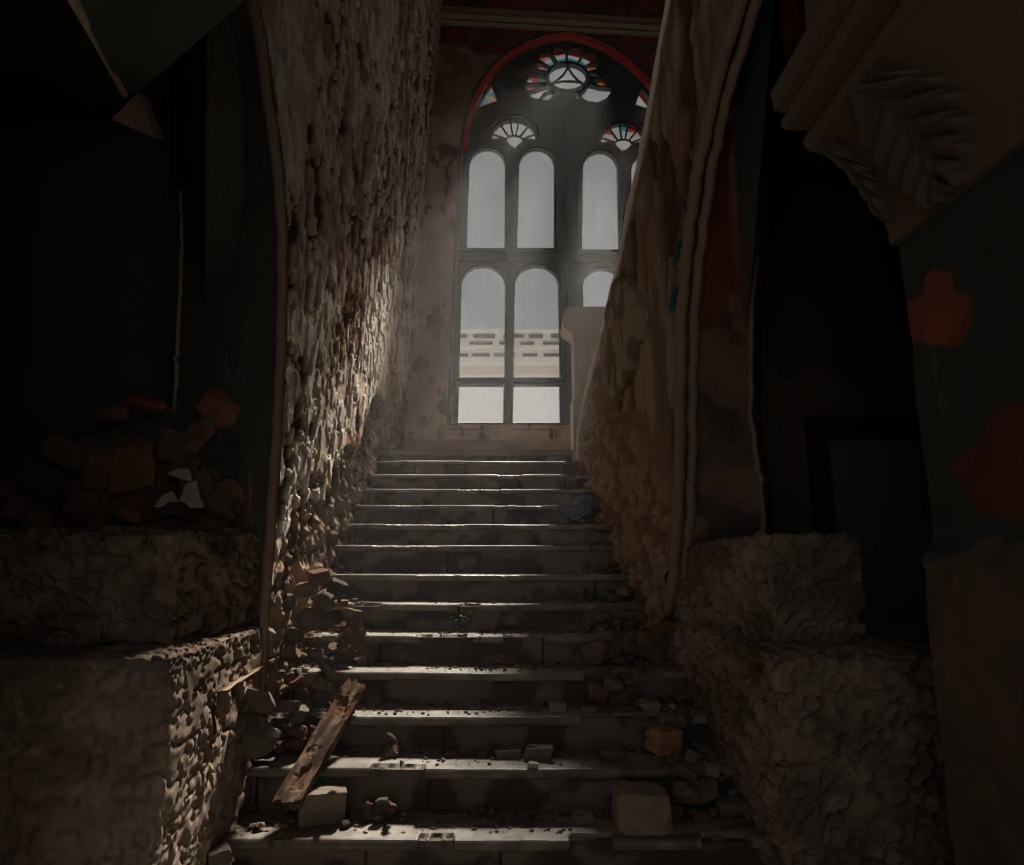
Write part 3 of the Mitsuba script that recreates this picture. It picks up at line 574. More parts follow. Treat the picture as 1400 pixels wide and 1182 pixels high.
def leaf(yc, half, lobes, t0, t1, tilt=0.0):
    """An acanthus leaf on the bell: a lobed blade with a spine, its lobes ridged and hanging at their tips, the crown curling out."""
    nu, nv = 121, 170
    u = np.linspace(-1, 1, nu)[None]; v = np.linspace(0, 1, nv)[:, None]
    au = np.abs(u); ph = lobes * (v + 0.16 * au)
    env = (np.sin(np.pi * np.clip(0.06 + 0.90 * v, 0, 1)) ** 0.6) * (0.55 + 0.45 * v)
    y = yc + tilt * v + half * env * u * (0.66 + 0.34 * np.abs(np.sin(np.pi * lobes * v)) ** 0.7 * au)
    t = np.clip(t0 + (t1 - t0) * (v - 0.11 * au ** 1.5 * (1 - 0.3 * v)), 0, 1)
    ridge = np.abs(np.sin(np.pi * ph)) ** 0.8
    vein = np.abs(np.sin(np.pi * ph * 3))
    out = 0.012 + 0.066 * ridge * au ** 0.6 * (1.15 - 0.6 * au ** 3) + 0.012 * vein * au * (1 - au) * 2 + 0.035 * np.exp(-(u / 0.10) ** 2) * (1.1 - v) + 0.10 * sstep(0.72, 1.0, v) * (1 - 0.5 * au)
    rim = np.minimum(1, 6 * (1 - au)) * np.minimum(1, 12 * np.minimum(v, 1 - v) + 0.35); out = out * rim - 0.02 * (1 - rim)
    x = PX - 0.03 - 0.25 * t ** 1.8 - out
    P = np.stack([x, y + 0 * v, zb + (zt_ - zb) * t], -1)
    return relief(P, 0 * P[..., 0], 0 * P + 0.1, np.array([0.06, 0, 0]))[0]
yl = atx(1250, 200, PX - 0.12)[1]
obj('leaf', leaf(yl - 0.02, 0.33, 6, 0.03, 0.96), 'capital_leaf', cap, smooth=True, label='large carved acanthus leaf')
obj('leaf', leaf(ybk - 0.055, 0.065, 5, 0.20, 0.92), 'capital_leaf', cap, smooth=True)

# ------------------------------------------------------------------ broken vault springer at the top left
sp = thing('vault_springer', 'broken vault springer hanging in the dark at the top left, pink plaster on its underside', 'masonry')
tip = [(152, 163), (188, 126), (213, 189)]
TB = [aty(152, 163, 2.62), aty(188, 127, 2.55), aty(213, 189, 2.75)]
def hull(pts): return trimesh.convex.convex_hull(np.array(pts))
obj('underside', hull([*TB, *[p + [0.01, 0.05, 0.03] for p in TB]]), 'cornice_brown', sp, label='triangle of pinkish plaster')
up = [aty(88, -30, 1.25), aty(325, 5, 1.5), aty(380, -40, 1.5)]; up += [p + [-0.1, 0.5, 4.0] for p in up]
obj('body', hull([aty(168, 127, 2.56), aty(190, 126, 2.56), aty(180, 126, 2.8)] + up), 'dark_plaster', sp)
obj('rib', tube([aty(90, -20, 1.24), aty(131, 55, 1.86), aty(170, 128, 2.5)], 0.014), 'cornice_tan', sp, smooth=True, label='thin pale rib')

# ------------------------------------------------------------------ stone plinths flanking the lower steps
def plinth_colour(a, b, hi):
    def f(P, pit):
        c = mixc(a, b, sstep(0.40, 0.60, fbm(P * 3.5, 4, 111))); c = mixc(c, hi, sstep(0.58, 0.66, fbm(P * 9, 4, 112)) * 0.6)
        return c
    return f
def hexa(A, B, zb_, dx, back):
    """A: front corner at the stairs (top), B: the same at the back; dx: reach away from the stairs."""
    A, B = np.asarray(A), np.asarray(B); out = []
    for zsel in (zb_, None):
        for (p, dy) in ((A, 0), (B, 0)):
            for d in (0, dx):
                out.append([p[0] + d, p[1] + dy, p[2] if zsel is None else zsel])
    return out
pcl = plinth_colour((0.145, 0.108, 0.084), (0.23, 0.172, 0.136), (0.31, 0.24, 0.19))
LPn = np.array([1.0, -SL, 0])
A = atp(236, 897, np.array([L1[0] + 0.02, 3.12, 0]), LPn); B = np.array([xl0(3.5) + 0.02, 3.5, A[2]])
m, c = rough_block(hexa(A, B, -0.05, -2.2, 0), 0.0105, 0.017, 9, pcl, 11)
obj('stone_plinth', m, 'masonry', smooth=True, color=c, label='rough low stone plinth in the left foreground beside the bottom steps', cat='stone block')
A2 = aty(250, 727, A[1] + 0.32); B2 = np.array([xl0(3.55) - 0.02, 3.6, A2[2] + 0.02])
A2[2] = A2[2]
m, c = rough_block(hexa(A2, B2, A[2] - 0.06, -0.85, 0), 0.0105, 0.05, 8, pcl, 12)
obj('stone_plinth', m, 'masonry', smooth=True, color=c, label='rough stone block on the left plinth, below the bared red masonry', cat='stone block')
pcr = pcl
A = atp(1060, 897, np.array([R1[0], 3.12, 0]), RN); B = np.array([xR(4.3), 4.35, A[2] + 0.02])
m, c = rough_block(hexa(A, B, -0.05, 1.3, 0), 0.0105, 0.045, 8, pcr, 13)
obj('stone_plinth', m, 'masonry', smooth=True, color=c, label='rough low stone plinth on the right beside the bottom steps', cat='stone block')
A2 = aty(1044, 729, A[1] + 0.42); B2 = np.array([xR(4.3) + 0.02, 4.2, aty(950, 748, 4.1)[2]]); wr_ = aty(1180, 729, A2[1])[0] - A2[0]
m, c = rough_block(hexa(A2, B2, A[2] - 0.06, wr_, 0), 0.0105, 0.035, 9, pcr, 14)
obj('stone_plinth', m, 'masonry', smooth=True, color=c, label='squared rough stone block on the right plinth in front of the doorway', cat='stone block')

# ------------------------------------------------------------------ staircase
stair = thing('staircase', 'wide flight of worn stone steps rising to the window', 'staircase')
rs = np.random.default_rng(5)
def tread(k):
    y0, z0 = NY[k], NZ[k]; y1 = NY[k + 1] + 0.06
    xa, xb_ = xl0(y0) - 0.12, xR(y0) + 0.12
    if k <= 0: xa, xb_ = xl0(y0) - 0.05, xR(y0) + 0.05
    n = 300; x = np.linspace(xa, xb_, n); q = np.stack([x, 0 * x + k * 3.7, 0 * x], -1)
    wear = {-1: 0.5, 0: 1.0, 1: 1.0, 2: 1.0, 3: 1.1, 4: 1.0, 5: 1.2}.get(k, 0.35)
    chips = sstep(0.60, 0.62, fbm(q * 3.0, 3, 120 + k)) * (0.35 + 1.1 * fbm(q * 30, 3, 7)) * 0.055 * wear
    chips += 0.012 * (fbm(q * 9, 4, 121) - 0.4) * wear * 0.8
    chips = np.maximum(chips, 0)
    sag = -0.012 * wear * (0.5 + 0.5 * np.cos((x - 0.0) * 2.2)) * 0.6 + 0.010 * (fbm(q * 1.4, 3, 130 + k) - 0.5)
    th = 0.045 if k < 9 else 0.04
    prof = [(y1, -th), (0.03, -th), (0.008, -th), (0.001, -th * 0.8), (0, -th * 0.5), (0.004, -0.010), (0.012, -0.003), (0.022, 0), (0.05, 0)] + [(0.05 + (y1 - y0 - 0.05) * s, 0) for s in np.linspace(0.1, 1, 10)]
    V, C = [], []
    for i, (dy, dz) in enumerate(prof):
        front = 1.0 if 0 < i < 10 else 0.0
        yy = (y0 + dy + chips * max(0.0, 1 - dy / 0.06)) if i else 0 * x + y1
        zz = z0 + dz + sag * (1 if dz > -th * 0.7 else 1)
        zz = zz - chips * (0.5 + 0.5 * noise(q * 17, 8)) * (0.45 if 3 < i < 9 else 0)
        p = np.stack([x, yy + 0 * x, zz + 0 * x], -1); p[:, 2] += 0.004 * (fbm(p * 14, 3, 140) - 0.5) * (dz > -0.02)
        V.append(p)
        c = mixc((0.195, 0.165, 0.135), (0.135, 0.106, 0.083), sstep(0.42, 0.6, fbm(p * np.array([5, 9, 5]), 4, 141)))
        c = mixc(c, (0.10, 0.075, 0.06), sstep(0.57, 0.64, fbm(p * np.array([9, 14, 9]) + 3, 4, 142)) * 0.8)
        c = mixc(c, (0.30, 0.27, 0.235), sstep(0.60, 0.66, fbm(p * np.array([3, 20, 3]) + 7, 3, 143)) * 0.5)
        C.append(c)
    V, C = np.array(V), np.array(C); m_ = len(prof)
    f = grid_faces(m_, n)
    Vf = V.reshape(-1, 3); Cf = C.reshape(-1, 3)
    ends = []
    for e_ in (0, n - 1):
        cidx = len(Vf); Vf = np.vstack([Vf, V[:, e_].mean(0)]); Cf = np.vstack([Cf, C[:, e_].mean(0)]); i = np.arange(m_); j = (i + 1) % m_
        t_ = np.c_[i * n + e_, j * n + e_, np.full(m_, cidx)]; ends.append(t_ if e_ else t_[:, ::-1])
    back = np.arange(n - 1); bf = np.vstack([np.c_[(m_ - 1) * n + back, (m_ - 1) * n + back + 1, back + 1], np.c_[(m_ - 1) * n + back, back + 1, back]])
    return trimesh.Trimesh(Vf, np.vstack([f, bf, *ends]), process=False), Cf
for k in range(-1, 13):
    m, c = tread(k); obj('tread', m, 'worn_stone', stair, smooth=False if k > 9 else False, color=c)
for k in range(-1, 14):
    z1 = NZ[k] - 0.02; z0 = NZ[k - 1] - 0.03 if k >= 0 else 0
    xa, xb_ = xl0(NY[k]) - 0.1, xR(NY[k]) + 0.1
    if k == 13: xb_ = xR(NY[k])
    X, Z = np.meshgrid(np.linspace(xa, xb_, 240), np.linspace(z0, z1, 16)); P = np.stack([X, NY[k] + 0.035 + 0 * X, Z], -1)
    seam = np.min(np.abs(X[..., None] - rs.uniform(xa, xb_, 2)), -1)
    c = mixc((0.135, 0.106, 0.083), (0.195, 0.165, 0.135), fbm(P * np.array([2, 1, 6]), 4, 151 + k)); c = mixc(c, (0.06, 0.048, 0.04), sstep(0.47, 0.57, fbm(P * 5 + k, 4, 152)) * 0.85)
    c = mixc(c, (0.02, 0.017, 0.015), sstep(0.006, 0.002, seam))
    rough_ = 1.0 if k < 6 else 0.4
    m, c = relief(P, 0.03 * rough_ * (fbm(P * 6 + k, 5, 153) - 0.5) - 0.012 * sstep(0.008, 0.003, seam), c, np.array([0, 0.12, 0]))
    obj('riser', m, 'masonry', stair, smooth=True, color=c)
# landing
def bx_col(m, a, b, seed):
    v = np.array(m.vertices); return mixc(a, b, fbm(v * 4, 4, seed))
lm = box((xl0(7.3) - 0.2, NY[13] + 0.0, NZ[13] - 0.06), (4.9, WY + 0.4, NZ[13])); v, f = trimesh.remesh.subdivide_to_size(lm.vertices, lm.faces, 0.15)
lm = trimesh.Trimesh(v, f, process=False); struct('floor_landing', lm, 'worn_stone', color=bx_col(lm, (0.26, 0.23, 0.20), (0.18, 0.15, 0.125), 160), label='stone landing under the window')
mass = [(NY[k] + 0.10, NZ[k - 1] - 0.06 if k > -1 else 0) for k in range(-1, 14)]
prof = [(NY[-1] + 0.16, -0.02)] + [q for k in range(-1, 14) for q in ((NY[k] + 0.16, NZ[k] - 0.07), (NY[k + 1] + 0.16 if k < 13 else WY + 0.3, NZ[k] - 0.07))] + [(WY + 0.3, -0.02)]
m = trimesh.creation.extrude_polygon(sg.Polygon(prof).buffer(0), 2.6, engine='earcut'); m.vertices = np.c_[m.vertices[:, 2] - 1.55, m.vertices[:, :2]]; m.fix_normals()
obj('core', m, 'dull_plaster', stair)
struct('floor_landing_base', box((1.25, YB + 0.1, 0), (4.9, WY + 0.3, NZ[13] - 0.06)), 'dull_plaster')

# ------------------------------------------------------------------ newel pier at the head of the stairs
nw = thing('newel_post', 'pale panelled newel pier with a moulded cap at the head of the stairs', 'newel post')
ny = 6.86
a_, b_ = aty(786, 560, ny), aty(786, 440, ny); ztop_ = aty(800, 420, ny)[2]; x0 = a_[0]; zk = NZ[12]
zf = aty(786, 545, ny)[2]
obj('shaft', box((x0 + 0.045, ny + 0.02, zk), (x0 + 0.44, ny + 0.30, ztop_ - 0.10)), 'pale_wood', nw)
obj('stile', box((x0 + 0.0, ny, zf), (x0 + 0.065, ny + 0.32, ztop_ - 0.22)), 'pale_wood', nw)
obj('plinth', box((x0 - 0.02, ny - 0.02, zk), (x0 + 0.075, ny + 0.34, zf)), 'pale_wood', nw)
obj('panel_moulding', box((x0 + 0.17, ny - 0.0, ztop_ - 0.5), (x0 + 0.40, ny + 0.03, ztop_ - 0.28)), 'pale_wood', nw)
capp = [(0.06, -0.36), (0.0, -0.33), (-0.02, -0.29), (-0.10, -0.24), (-0.125, -0.19), (-0.11, -0.10), (-0.07, -0.02), (-0.05, 0.0), (0.46, 0.0), (0.46, -0.36)]
m = trimesh.creation.extrude_polygon(sg.Polygon([(x0 + a, ztop_ + b) for a, b in capp]), 0.36, engine='earcut'); v = m.vertices; m.vertices = np.c_[v[:, 0], ny + 0.34 - v[:, 2], v[:, 1]]; m.fix_normals()
obj('cap', m, 'pale_wood', nw, label='moulded cap')

# ------------------------------------------------------------------ debris
XS0, XS1, YS0, YS1, RES = -1.75, 1.6, 2.6, 7.4, 0.01
HX, HY = np.meshgrid(np.arange(XS0, XS1, RES), np.arange(YS0, YS1, RES), indexing='ij')
H = np.zeros_like(HX)
for k in range(-1, 14): H = np.where(HY >= NY[k] + 0.012, NZ[k] - 0.006, H)
def drop(m, x, y, k, sink=0.004):
    """Rests the mesh on what lies below it at (x, y)."""
    v = np.array(m.vertices); v -= [v[:, 0].mean(), v[:, 1].mean(), 0]
    y = min(y, NY[k + 1] + 0.018 - v[:, 1].max()) if k < 13 else y
    v += [x, y, 0]
    i = np.clip(((v[:, 0] - XS0) / RES).astype(int), 0, H.shape[0] - 1); j = np.clip(((v[:, 1] - YS0) / RES).astype(int), 0, H.shape[1] - 1)
    dz = (H[i, j] - v[:, 2]).max() - sink; v[:, 2] += dz
    np.maximum.at(H, (i, j), v[:, 2]); m.vertices = v; return m
def stone_colour(m, base_, seed): 
    v = np.array(m.vertices); c = np.asarray(base_) * (0.75 + 0.5 * fbm(v * 25, 4, seed))[:, None]; return np.clip(c, 0, 1)
GREY, BROWN, RED, PALE, DARK = (0.125, 0.105, 0.09), (0.14, 0.096, 0.07), (0.125, 0.07, 0.054), (0.24, 0.19, 0.145), (0.075, 0.062, 0.053)
def big(name, px, py, k, size, colr, seed, label, cat='stone', boxy=1.0, rz=0.0, rx=0.0, ry=0.0, sub=4, rough=0.07):
    p = atz(px, py, NZ[k]); m = euler(rock(seed, np.array(size) / 2, 10, sub, boxy=boxy, rough=rough), rz, rx, ry); drop(m, p[0], p[1] + size[1] / 2, k)
    return obj(name, m, 'masonry', smooth=False, color=stone_colour(m, colr, seed), label=label, cat=cat)
big('stone_block', 881, 1140, 0, (0.235, 0.16, 0.16), (0.24, 0.185, 0.14), 901, 'large squared stone block on the right of the lowest step', rz=-0.08)
big('stone_block', 441, 1118, 0, (0.20, 0.13, 0.14), (0.20, 0.16, 0.13), 902, 'squared grey stone on the lowest step beside the foot of the rotten plank', rz=0.25)
big('brick_chunk', 908, 1028, 1, (0.145, 0.10, 0.12), (0.36, 0.19, 0.105), 903, 'orange broken brick chunk on the right of the second step', 'brick', rz=0.5, rx=0.15)
big('brick', 737, 1036, 1, (0.135, 0.07, 0.055), (0.17, 0.14, 0.12), 904, 'grey brick fragment lying at the middle of the second step', 'brick', rz=-0.1)
big('stone', 818, 962, 2, (0.13, 0.09, 0.115), (0.16, 0.10, 0.085), 905, 'upright reddish stone right of centre on the third step', boxy=0, rx=0.1)
big('stone', 842, 968, 2, (0.12, 0.09, 0.085), (0.15, 0.12, 0.105), 906, 'rounded dark stone beside the upright reddish one on the third step', boxy=0)
big('stone', 763, 971, 2, (0.095, 0.07, 0.045), (0.24, 0.21, 0.18), 907, 'flat topped pale stone at the middle of the third step', boxy=1)
big('stone', 805, 972, 2, (0.075, 0.05, 0.022), (0.22, 0.19, 0.16), 908, 'thin flat slab of stone on the third step', boxy=1)
big('stone', 816, 908, 3, (0.14, 0.10, 0.13), (0.19, 0.125, 0.10), 909, 'pointed brown stone on the right of the fourth step', boxy=0, rx=0.3)
big('stone', 682, 908, 3, (0.085, 0.07, 0.055), (0.18, 0.11, 0.085), 910, 'small brown stone at the middle of the fourth step', boxy=0)
big('stone', 798, 1124, 0, (0.085, 0.06, 0.04), (0.24, 0.20, 0.165), 911, 'small pale stone left of the squared block on the lowest step', boxy=1, rz=0.3)
big('stone', 729, 1047, 1, (0.05, 0.035, 0.02), (0.36, 0.32, 0.27), 912, 'tiny pale chip on the edge of the second step', boxy=1, sub=3)
big('stone', 695, 1034, 1, (0.13, 0.05, 0.03), (0.15, 0.125, 0.11), 913, 'flat grey sliver left of the brick fragment on the second step', boxy=1)
big('stone', 1000, 1112, 0, (0.12, 0.10, 0.10), (0.17, 0.135, 0.11), 914, 'rounded stone right of the squared block near the right plinth', boxy=0)
big('stone', 890, 972, 2, (0.11, 0.08, 0.06), PALE, 915, 'pale brown stone, largest of the cluster at the right end of the third step', boxy=0)
big('stone', 838, 1040, 1, (0.10, 0.06, 0.05), (0.16, 0.12, 0.10), 916, 'brown stone left of the orange brick chunk', boxy=0)
big('stone', 520, 1106, 0, (0.14, 0.07, 0.06), (0.15, 0.125, 0.11), 917, 'flat dark stone right of the squared grey stone on the lowest step', boxy=1)
big('stone', 535, 1034, 1, (0.075, 0.06, 0.045), (0.20, 0.13, 0.105), 918, 'pinkish stone right of the plank on the second step', boxy=0)

# rotten plank across the lower steps
dn = np.array([0, 0.3, 0.178]); dn = dn / np.linalg.norm(dn); nn = np.array([0, -dn[2], dn[1]])
pp = np.array([0, NY[1], NZ[1]]) + nn * 0.012
q0, q1 = atp(392, 1105, pp, nn), atp(487, 940, pp, nn)
ax = (q1 - q0) / np.linalg.norm(q1 - q0); sd = np.cross(nn, ax); Lp = np.linalg.norm(q1 - q0)
def plank():
    nu, nv = 200, 44
    u = np.linspace(0, 1, nu); a = np.linspace(0, 1, nv, endpoint=False)
    w, t = 0.062, 0.022
    per = np.array([(np.clip(1.6 * math.cos(2 * math.pi * s), -1, 1) * w, np.clip(1.6 * math.sin(2 * math.pi * s), -1, 1) * t) for s in a])
    V = q0 + u[:, None, None] * Lp * ax + per[None, :, :1] * sd + (per[None, :, 1:] + t) * nn
    q = np.stack([np.repeat(per[None, :, 0], nu, 0) * 40, np.repeat(u[:, None], nv, 1) * Lp * 7, np.repeat(per[None, :, 1], nu, 0) * 40], -1)
    d = fbm(q, 4, 171); top = np.repeat((per[None, :, 1] > 0), nu, 0)
    rot = sstep(0.52, 0.60, fbm(q * np.array([0.4, 1.0, 0.4]) + 3, 4, 172))
    V = V + (nn * ((d - 0.5) * 0.03 - rot * 0.014)[..., None]) * top[..., None] + sd * ((d - 0.5) * 0.014)[..., None]
    endw = np.minimum(u, 1 - u) * Lp
    jag = (noise(np.stack([per[:, 0] * 60, per[:, 1] * 60, 0 * a], -1), 9) - 0.5) * 0.16
    V[0] -= ax * jag[:, None] * 0.5; V[-1] += ax * jag[:, None]
    c = mixc((0.16, 0.11, 0.078), (0.065, 0.043, 0.032), sstep(0.43, 0.55, d)); c = mixc(c, (0.13, 0.062, 0.045), rot * 0.8)
    Vf = V.reshape(-1, 3); i, j = np.meshgrid(np.arange(nu - 1), np.arange(nv), indexing='ij'); j2 = (j + 1) % nv
    f = np.vstack([np.c_[(i * nv + j).ravel(), (i * nv + j2).ravel(), ((i + 1) * nv + j2).ravel()], np.c_[(i * nv + j).ravel(), ((i + 1) * nv + j2).ravel(), ((i + 1) * nv + j).ravel()]])
    Vf = np.vstack([Vf, V[0].mean(0), V[-1].mean(0)]); cf = np.vstack([c.reshape(-1, 3), c[0].mean(0), c[-1].mean(0)]); s = np.arange(nv); e_ = (nu - 1) * nv
    f = np.vstack([f, np.c_[(s + 1) % nv, s, np.full(nv, nu * nv)], np.c_[e_ + s, e_ + (s + 1) % nv, np.full(nv, nu * nv + 1)]])
    m = trimesh.Trimesh(Vf, f, process=False)
    if m.volume < 0: m.invert()
    return m, cf
m, c = plank()
obj('wooden_plank', m, 'masonry', color=c, label='rotten wooden plank leaning across the lower steps on the left', cat='plank')

# crumpled dark bag, right end of the tenth step
def bag():
    p = aty(797, 690, NY[9] + 0.05); ico = trimesh.creation.icosphere(subdivisions=5); d = np.array(ico.vertices)
    r = 1 + 0.5 * np.abs(fbm(d * 2.2 + 4, 4, 181) - 0.5) * 2 - 0.25 * np.abs(fbm(d * 5 + 1, 3, 182) - 0.5) * 2
    v = d * r[:, None] * [0.19, 0.10, 0.085]; v[:, 2] += 0.03 * np.sin(v[:, 0] * 16)
    v += [p[0] - 0.02, NY[9] + 0.035, NZ[9] - 0.02]; return trimesh.Trimesh(v, ico.faces, process=False)
mat('bag_cloth', (0.09, 0.12, 0.125), 0.35, 0.5)
obj('plastic_bag', bag(), 'bag_cloth', smooth=True, label='crumpled dark teal bag slumped over the right end of an upper step', cat='bag')
mat('blue_scrap', (0.03, 0.20, 0.26), 0.4); mat('red_scrap', (0.22, 0.06, 0.06), 0.6)
def scrap(px, py, k, s, bsdf, label, lift=0.0):
    p = atz(px, py, NZ[k]); m = rock(int(px), (s * 0.8, s * 0.5, s * 0.35), 7, 3, rough=0.5); drop(m, p[0], p[1], k); obj('scrap', m, bsdf, label=label, cat='litter')

PL = sg.LineString([q0[:2], q1[:2]]).buffer(0.075)
def onplank(m, x, y):
    e_ = m.extents / 2; return PL.intersects(sg.box(x - e_[0] * 0.9, y - e_[1] * 0.9, x + e_[0] * 0.9, y + e_[1] * 0.9))
# heaps of rubble: many stones, each its own
count = 0
def heap(k, xa, xb, n, lo, hi, label, group, cols, y_bias=0.5, flat=0.6):
    """n stones on step k between two pixel columns of the photograph's step edge."""
    global count
    x0_, x1_ = aty(xa, STEP_PX[max(k, 0)], NY[k])[0], aty(xb, STEP_PX[max(k, 0)], NY[k])[0]
    for _ in range(n):
        count += 1; s = lo + (hi - lo) * rng.random() ** 2.2
        x = x0_ + (x1_ - x0_) * rng.random(); y = NY[k] + 0.05 + s * 0.5 + (0.25 - s * 0.6) * rng.random() ** y_bias
        m = euler(rock(2000 + count, np.array([1, rng.uniform(0.6, 0.95), rng.uniform(0.4, 0.8) * flat / 0.6]) * s * 0.5, 10, 3 if s > 0.07 else 2, boxy=float(rng.random() < 0.45)), rng.uniform(0, 6.3), rng.normal() * 0.25, rng.normal() * 0.25)
        if onplank(m, x, y): continue
        drop(m, x, y, k); ci = rng.integers(len(cols)); big_ = 'large' if s > 0.10 else 'middling' if s > 0.06 else 'small'
        shape = 'angular' if m.bounds is not None and (m.extents.max() / m.extents.min()) < 1.9 else 'flat'
        obj('rubble_stone', m, 'masonry', color=stone_colour(m, cols[ci], 5), label=label.format(size=big_, shape=shape, col=NAMES[cols[ci]], step=STEPS[k + 1]), cat='stone', group=group)
NAMES = {GREY: 'grey', BROWN: 'brown', RED: 'reddish', PALE: 'pale', DARK: 'dark'}
STEPS = ['lowest tread below the picture', 'lowest step', 'second step', 'third step', 'fourth step', 'fifth step', 'sixth step', 'seventh step', 'eighth step', 'ninth step', 'tenth step']
ML = [GREY, BROWN, DARK, GREY, RED]; MR = [BROWN, BROWN, PALE, GREY, RED]
LL, GL = '{size} {shape} {col} rubble stone at the left end of the {step}', 'rubble heap on the left of the lower steps'
LR, GR = '{size} {shape} {col} rubble stone at the right end of the {step}', 'rubble heap on the right of the lower steps'
LB, GB = '{shape} {col} chip against the riser in the middle of the {step}', 'small stones at the foot of the risers'
for k, xa, xb, n, hi in ((-1, 200, 330, 8, 0.16), (0, 262, 400, 20, 0.20), (0, 400, 560, 10, 0.08), (1, 305, 460, 34, 0.17), (2, 330, 470, 34, 0.17), (3, 372, 480, 20, 0.12), (4, 392, 470, 6, 0.08), (5, 418, 480, 5, 0.07), (6, 440, 490, 6, 0.06), (7, 458, 510, 5, 0.05)):
    heap(k, xa, xb, n, 0.035, hi, LL, GL, ML)
for k, xa, xb, n, hi in ((0, 930, 1045, 16, 0.12), (1, 870, 1000, 14, 0.10), (2, 850, 965, 18, 0.10), (3, 830, 925, 18, 0.12), (4, 800, 890, 14, 0.12), (5, 790, 865, 14, 0.09), (6, 790, 860, 10, 0.08), (7, 760, 840, 9, 0.05), (8, 770, 830, 7, 0.05), (9, 780, 820, 4, 0.05)):
    heap(k, xa, xb, n, 0.03, hi, LR, GR, MR)
for k, xa, xb, n in ((0, 560, 840, 12), (1, 500, 860, 12), (2, 500, 800, 12), (3, 440, 800, 12), (4, 440, 800, 9), (5, 450, 780, 7)):
    heap(k, xa, xb, n, 0.02, 0.055, LB, GB, [GREY, BROWN, DARK], y_bias=0.12, flat=0.45)
scrap(453, 1080, 0, 0.035, 'blue_scrap', 'blue scrap of litter behind the squared grey stone')
scrap(600, 1021, 1, 0.03, 'red_scrap', 'red scrap of litter at the foot of a riser, second step')
# grit and chips
def grit():
    ms = []; r = np.random.default_rng(77)
    base_ = [rock(500 + i, (1, 0.8, 0.5), 8, 0) for i in range(10)]
    Vs, Fs, n = [], [], 0
    for k in range(-1, 13):
        dens = 900 if k < 6 else 200
        for _ in range(dens):
            u = r.beta(0.45, 0.55); xa, xb_ = xl0(NY[k]) + 0.02, xR(NY[k]) - 0.02
            x = xa + (xb_ - xa) * u; y = NY[k] + 0.03 + 0.27 * r.random() ** 0.45; s = 0.004 + (0.012 + 0.012 * (abs(u - 0.5) > 0.36)) * r.random() ** 3
            i, j = int((x - XS0) / RES), int((y - YS0) / RES); hz = H[i, j]
            if hz > NZ[k] + 0.08: continue
            b = base_[r.integers(10)]; a = r.uniform(0, 6.3); R_ = np.array([[math.cos(a), -math.sin(a), 0], [math.sin(a), math.cos(a), 0], [0, 0, 1]])
            Vs.append(b.vertices @ R_.T * s + [x, y, hz + s * 0.2]); Fs.append(b.faces + n); n += len(b.vertices)
    return np.vstack(Vs), np.vstack(Fs)
v, f = grit(); cc = mixc((0.22, 0.17, 0.13), (0.09, 0.07, 0.06), np.repeat(rng.random(len(v) // 12), 12))
obj('grit', (v, f), 'masonry', color=cc, kind='stuff', label='grit and plaster chips strewn over the steps', cat='grit')
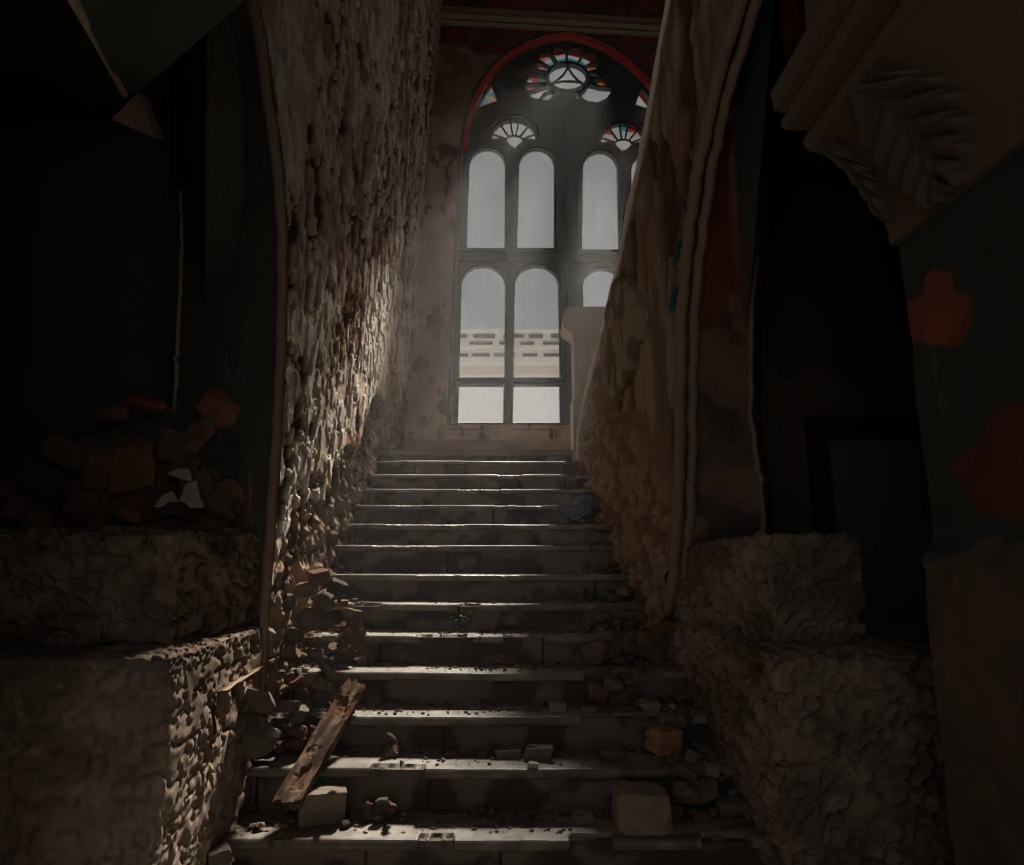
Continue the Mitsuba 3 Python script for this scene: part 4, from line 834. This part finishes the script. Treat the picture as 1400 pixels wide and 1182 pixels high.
# sprig growing from a riser
def sprig():
    p = aty(628, 850, NY[4] + 0.27); r = np.random.default_rng(3); ms = []; sp_ = []
    p[2] = NZ[4]
    for i in range(9):
        a = r.uniform(0, 6.3); l = r.uniform(0.05, 0.11); tip = p + [math.cos(a) * 0.06, -abs(math.sin(a)) * 0.05, l]
        ms.append(tube([p, (p + tip) / 2 + [0, 0, 0.012], tip], [0.002, 0.0016, 0.001], 4))
        for t in (0.5, 0.75, 1.0):
            c = p + (tip - p) * t; b = r.uniform(0, 6.3); d = np.array([math.cos(b), -abs(math.sin(b)), 0.4]) * 0.032; e_ = np.cross(d, [0, 0, 1]) * 0.45
            sp_.append(trimesh.Trimesh([c, c + d * 0.5 + e_, c + d, c + d * 0.5 - e_, c + d * 0.5 + [0, 0, 0.004], c + d * 0.5 - [0, 0, 0.002]], [[0, 1, 4], [1, 2, 4], [2, 3, 4], [3, 0, 4], [1, 0, 5], [2, 1, 5], [3, 2, 5], [0, 3, 5]], process=False))
    return cat_mesh(ms), cat_mesh(sp_)
t = thing('weed', 'small green weed growing at the foot of a riser in the middle of the steps', 'plant')
a_, b_ = sprig(); obj('stem', a_, 'foliage', t); obj('foliage', b_, 'foliage', t, kind='stuff')

# ------------------------------------------------------------------ pale building across the street, seen through the lower lights
bd = thing('building', 'pale apartment building across the street, seen through the lower window lights', 'building')
BY = 40.0
def bz(py): return float(aty(690, py, BY)[2])
obj('wall', box((-16, BY, 0), (14, BY + 8, bz(457))), 'facade', bd)
obj('roof_edge', box((-16.3, BY - 0.5, bz(457)), (14.3, BY + 8, bz(454))), 'facade', bd)
for (y0, y1, bs) in ((458, 462, 'facade_pane'), (468, 471, 'facade_pane'), (484, 487, 'facade_pane')):
    x = -9.0
    r = np.random.default_rng(int(y0))
    while x < 9:
        w = r.uniform(0.8, 1.5); obj('window', box((x, BY - 0.22, bz(y1)), (x + w, BY + 0.1, bz(y0))), bs, bd); x += w + r.uniform(0.25, 0.6)
for y0, y1 in ((473, 478), (489, 497)): obj('balcony', box((-12, BY - 0.2, bz(y1)), (12, BY, bz(y0))), 'facade', bd)
obj('shutter_band', box((-12, BY - 0.1, bz(512)), (12, BY + 0.1, bz(501))), 'facade_tan', bd)

# ------------------------------------------------------------------ dust haze in the stairwell
hp = [(3.2, NZ[0] + 0.1), (NY[13], NZ[13] + 0.12), (WY - 0.12, NZ[13] + 0.12), (WY - 0.12, 10.6), (3.2, 10.6)]
hz = trimesh.creation.extrude_polygon(sg.Polygon(hp), 4.3, engine='earcut'); hz.vertices = np.c_[hz.vertices[:, 2] - 1.5, hz.vertices[:, :2]]; hz.fix_normals()
obj('dust_haze', hz, {'type': 'null'}, kind='stuff', label='thin sunlit dust hanging in the stairwell', cat='haze',
    interior={'type': 'homogeneous', 'albedo': {'type': 'rgb', 'value': [0.97, 0.97, 0.97]}, 'sigma_t': HAZE, 'phase': {'type': 'hg', 'g': 0.45}})
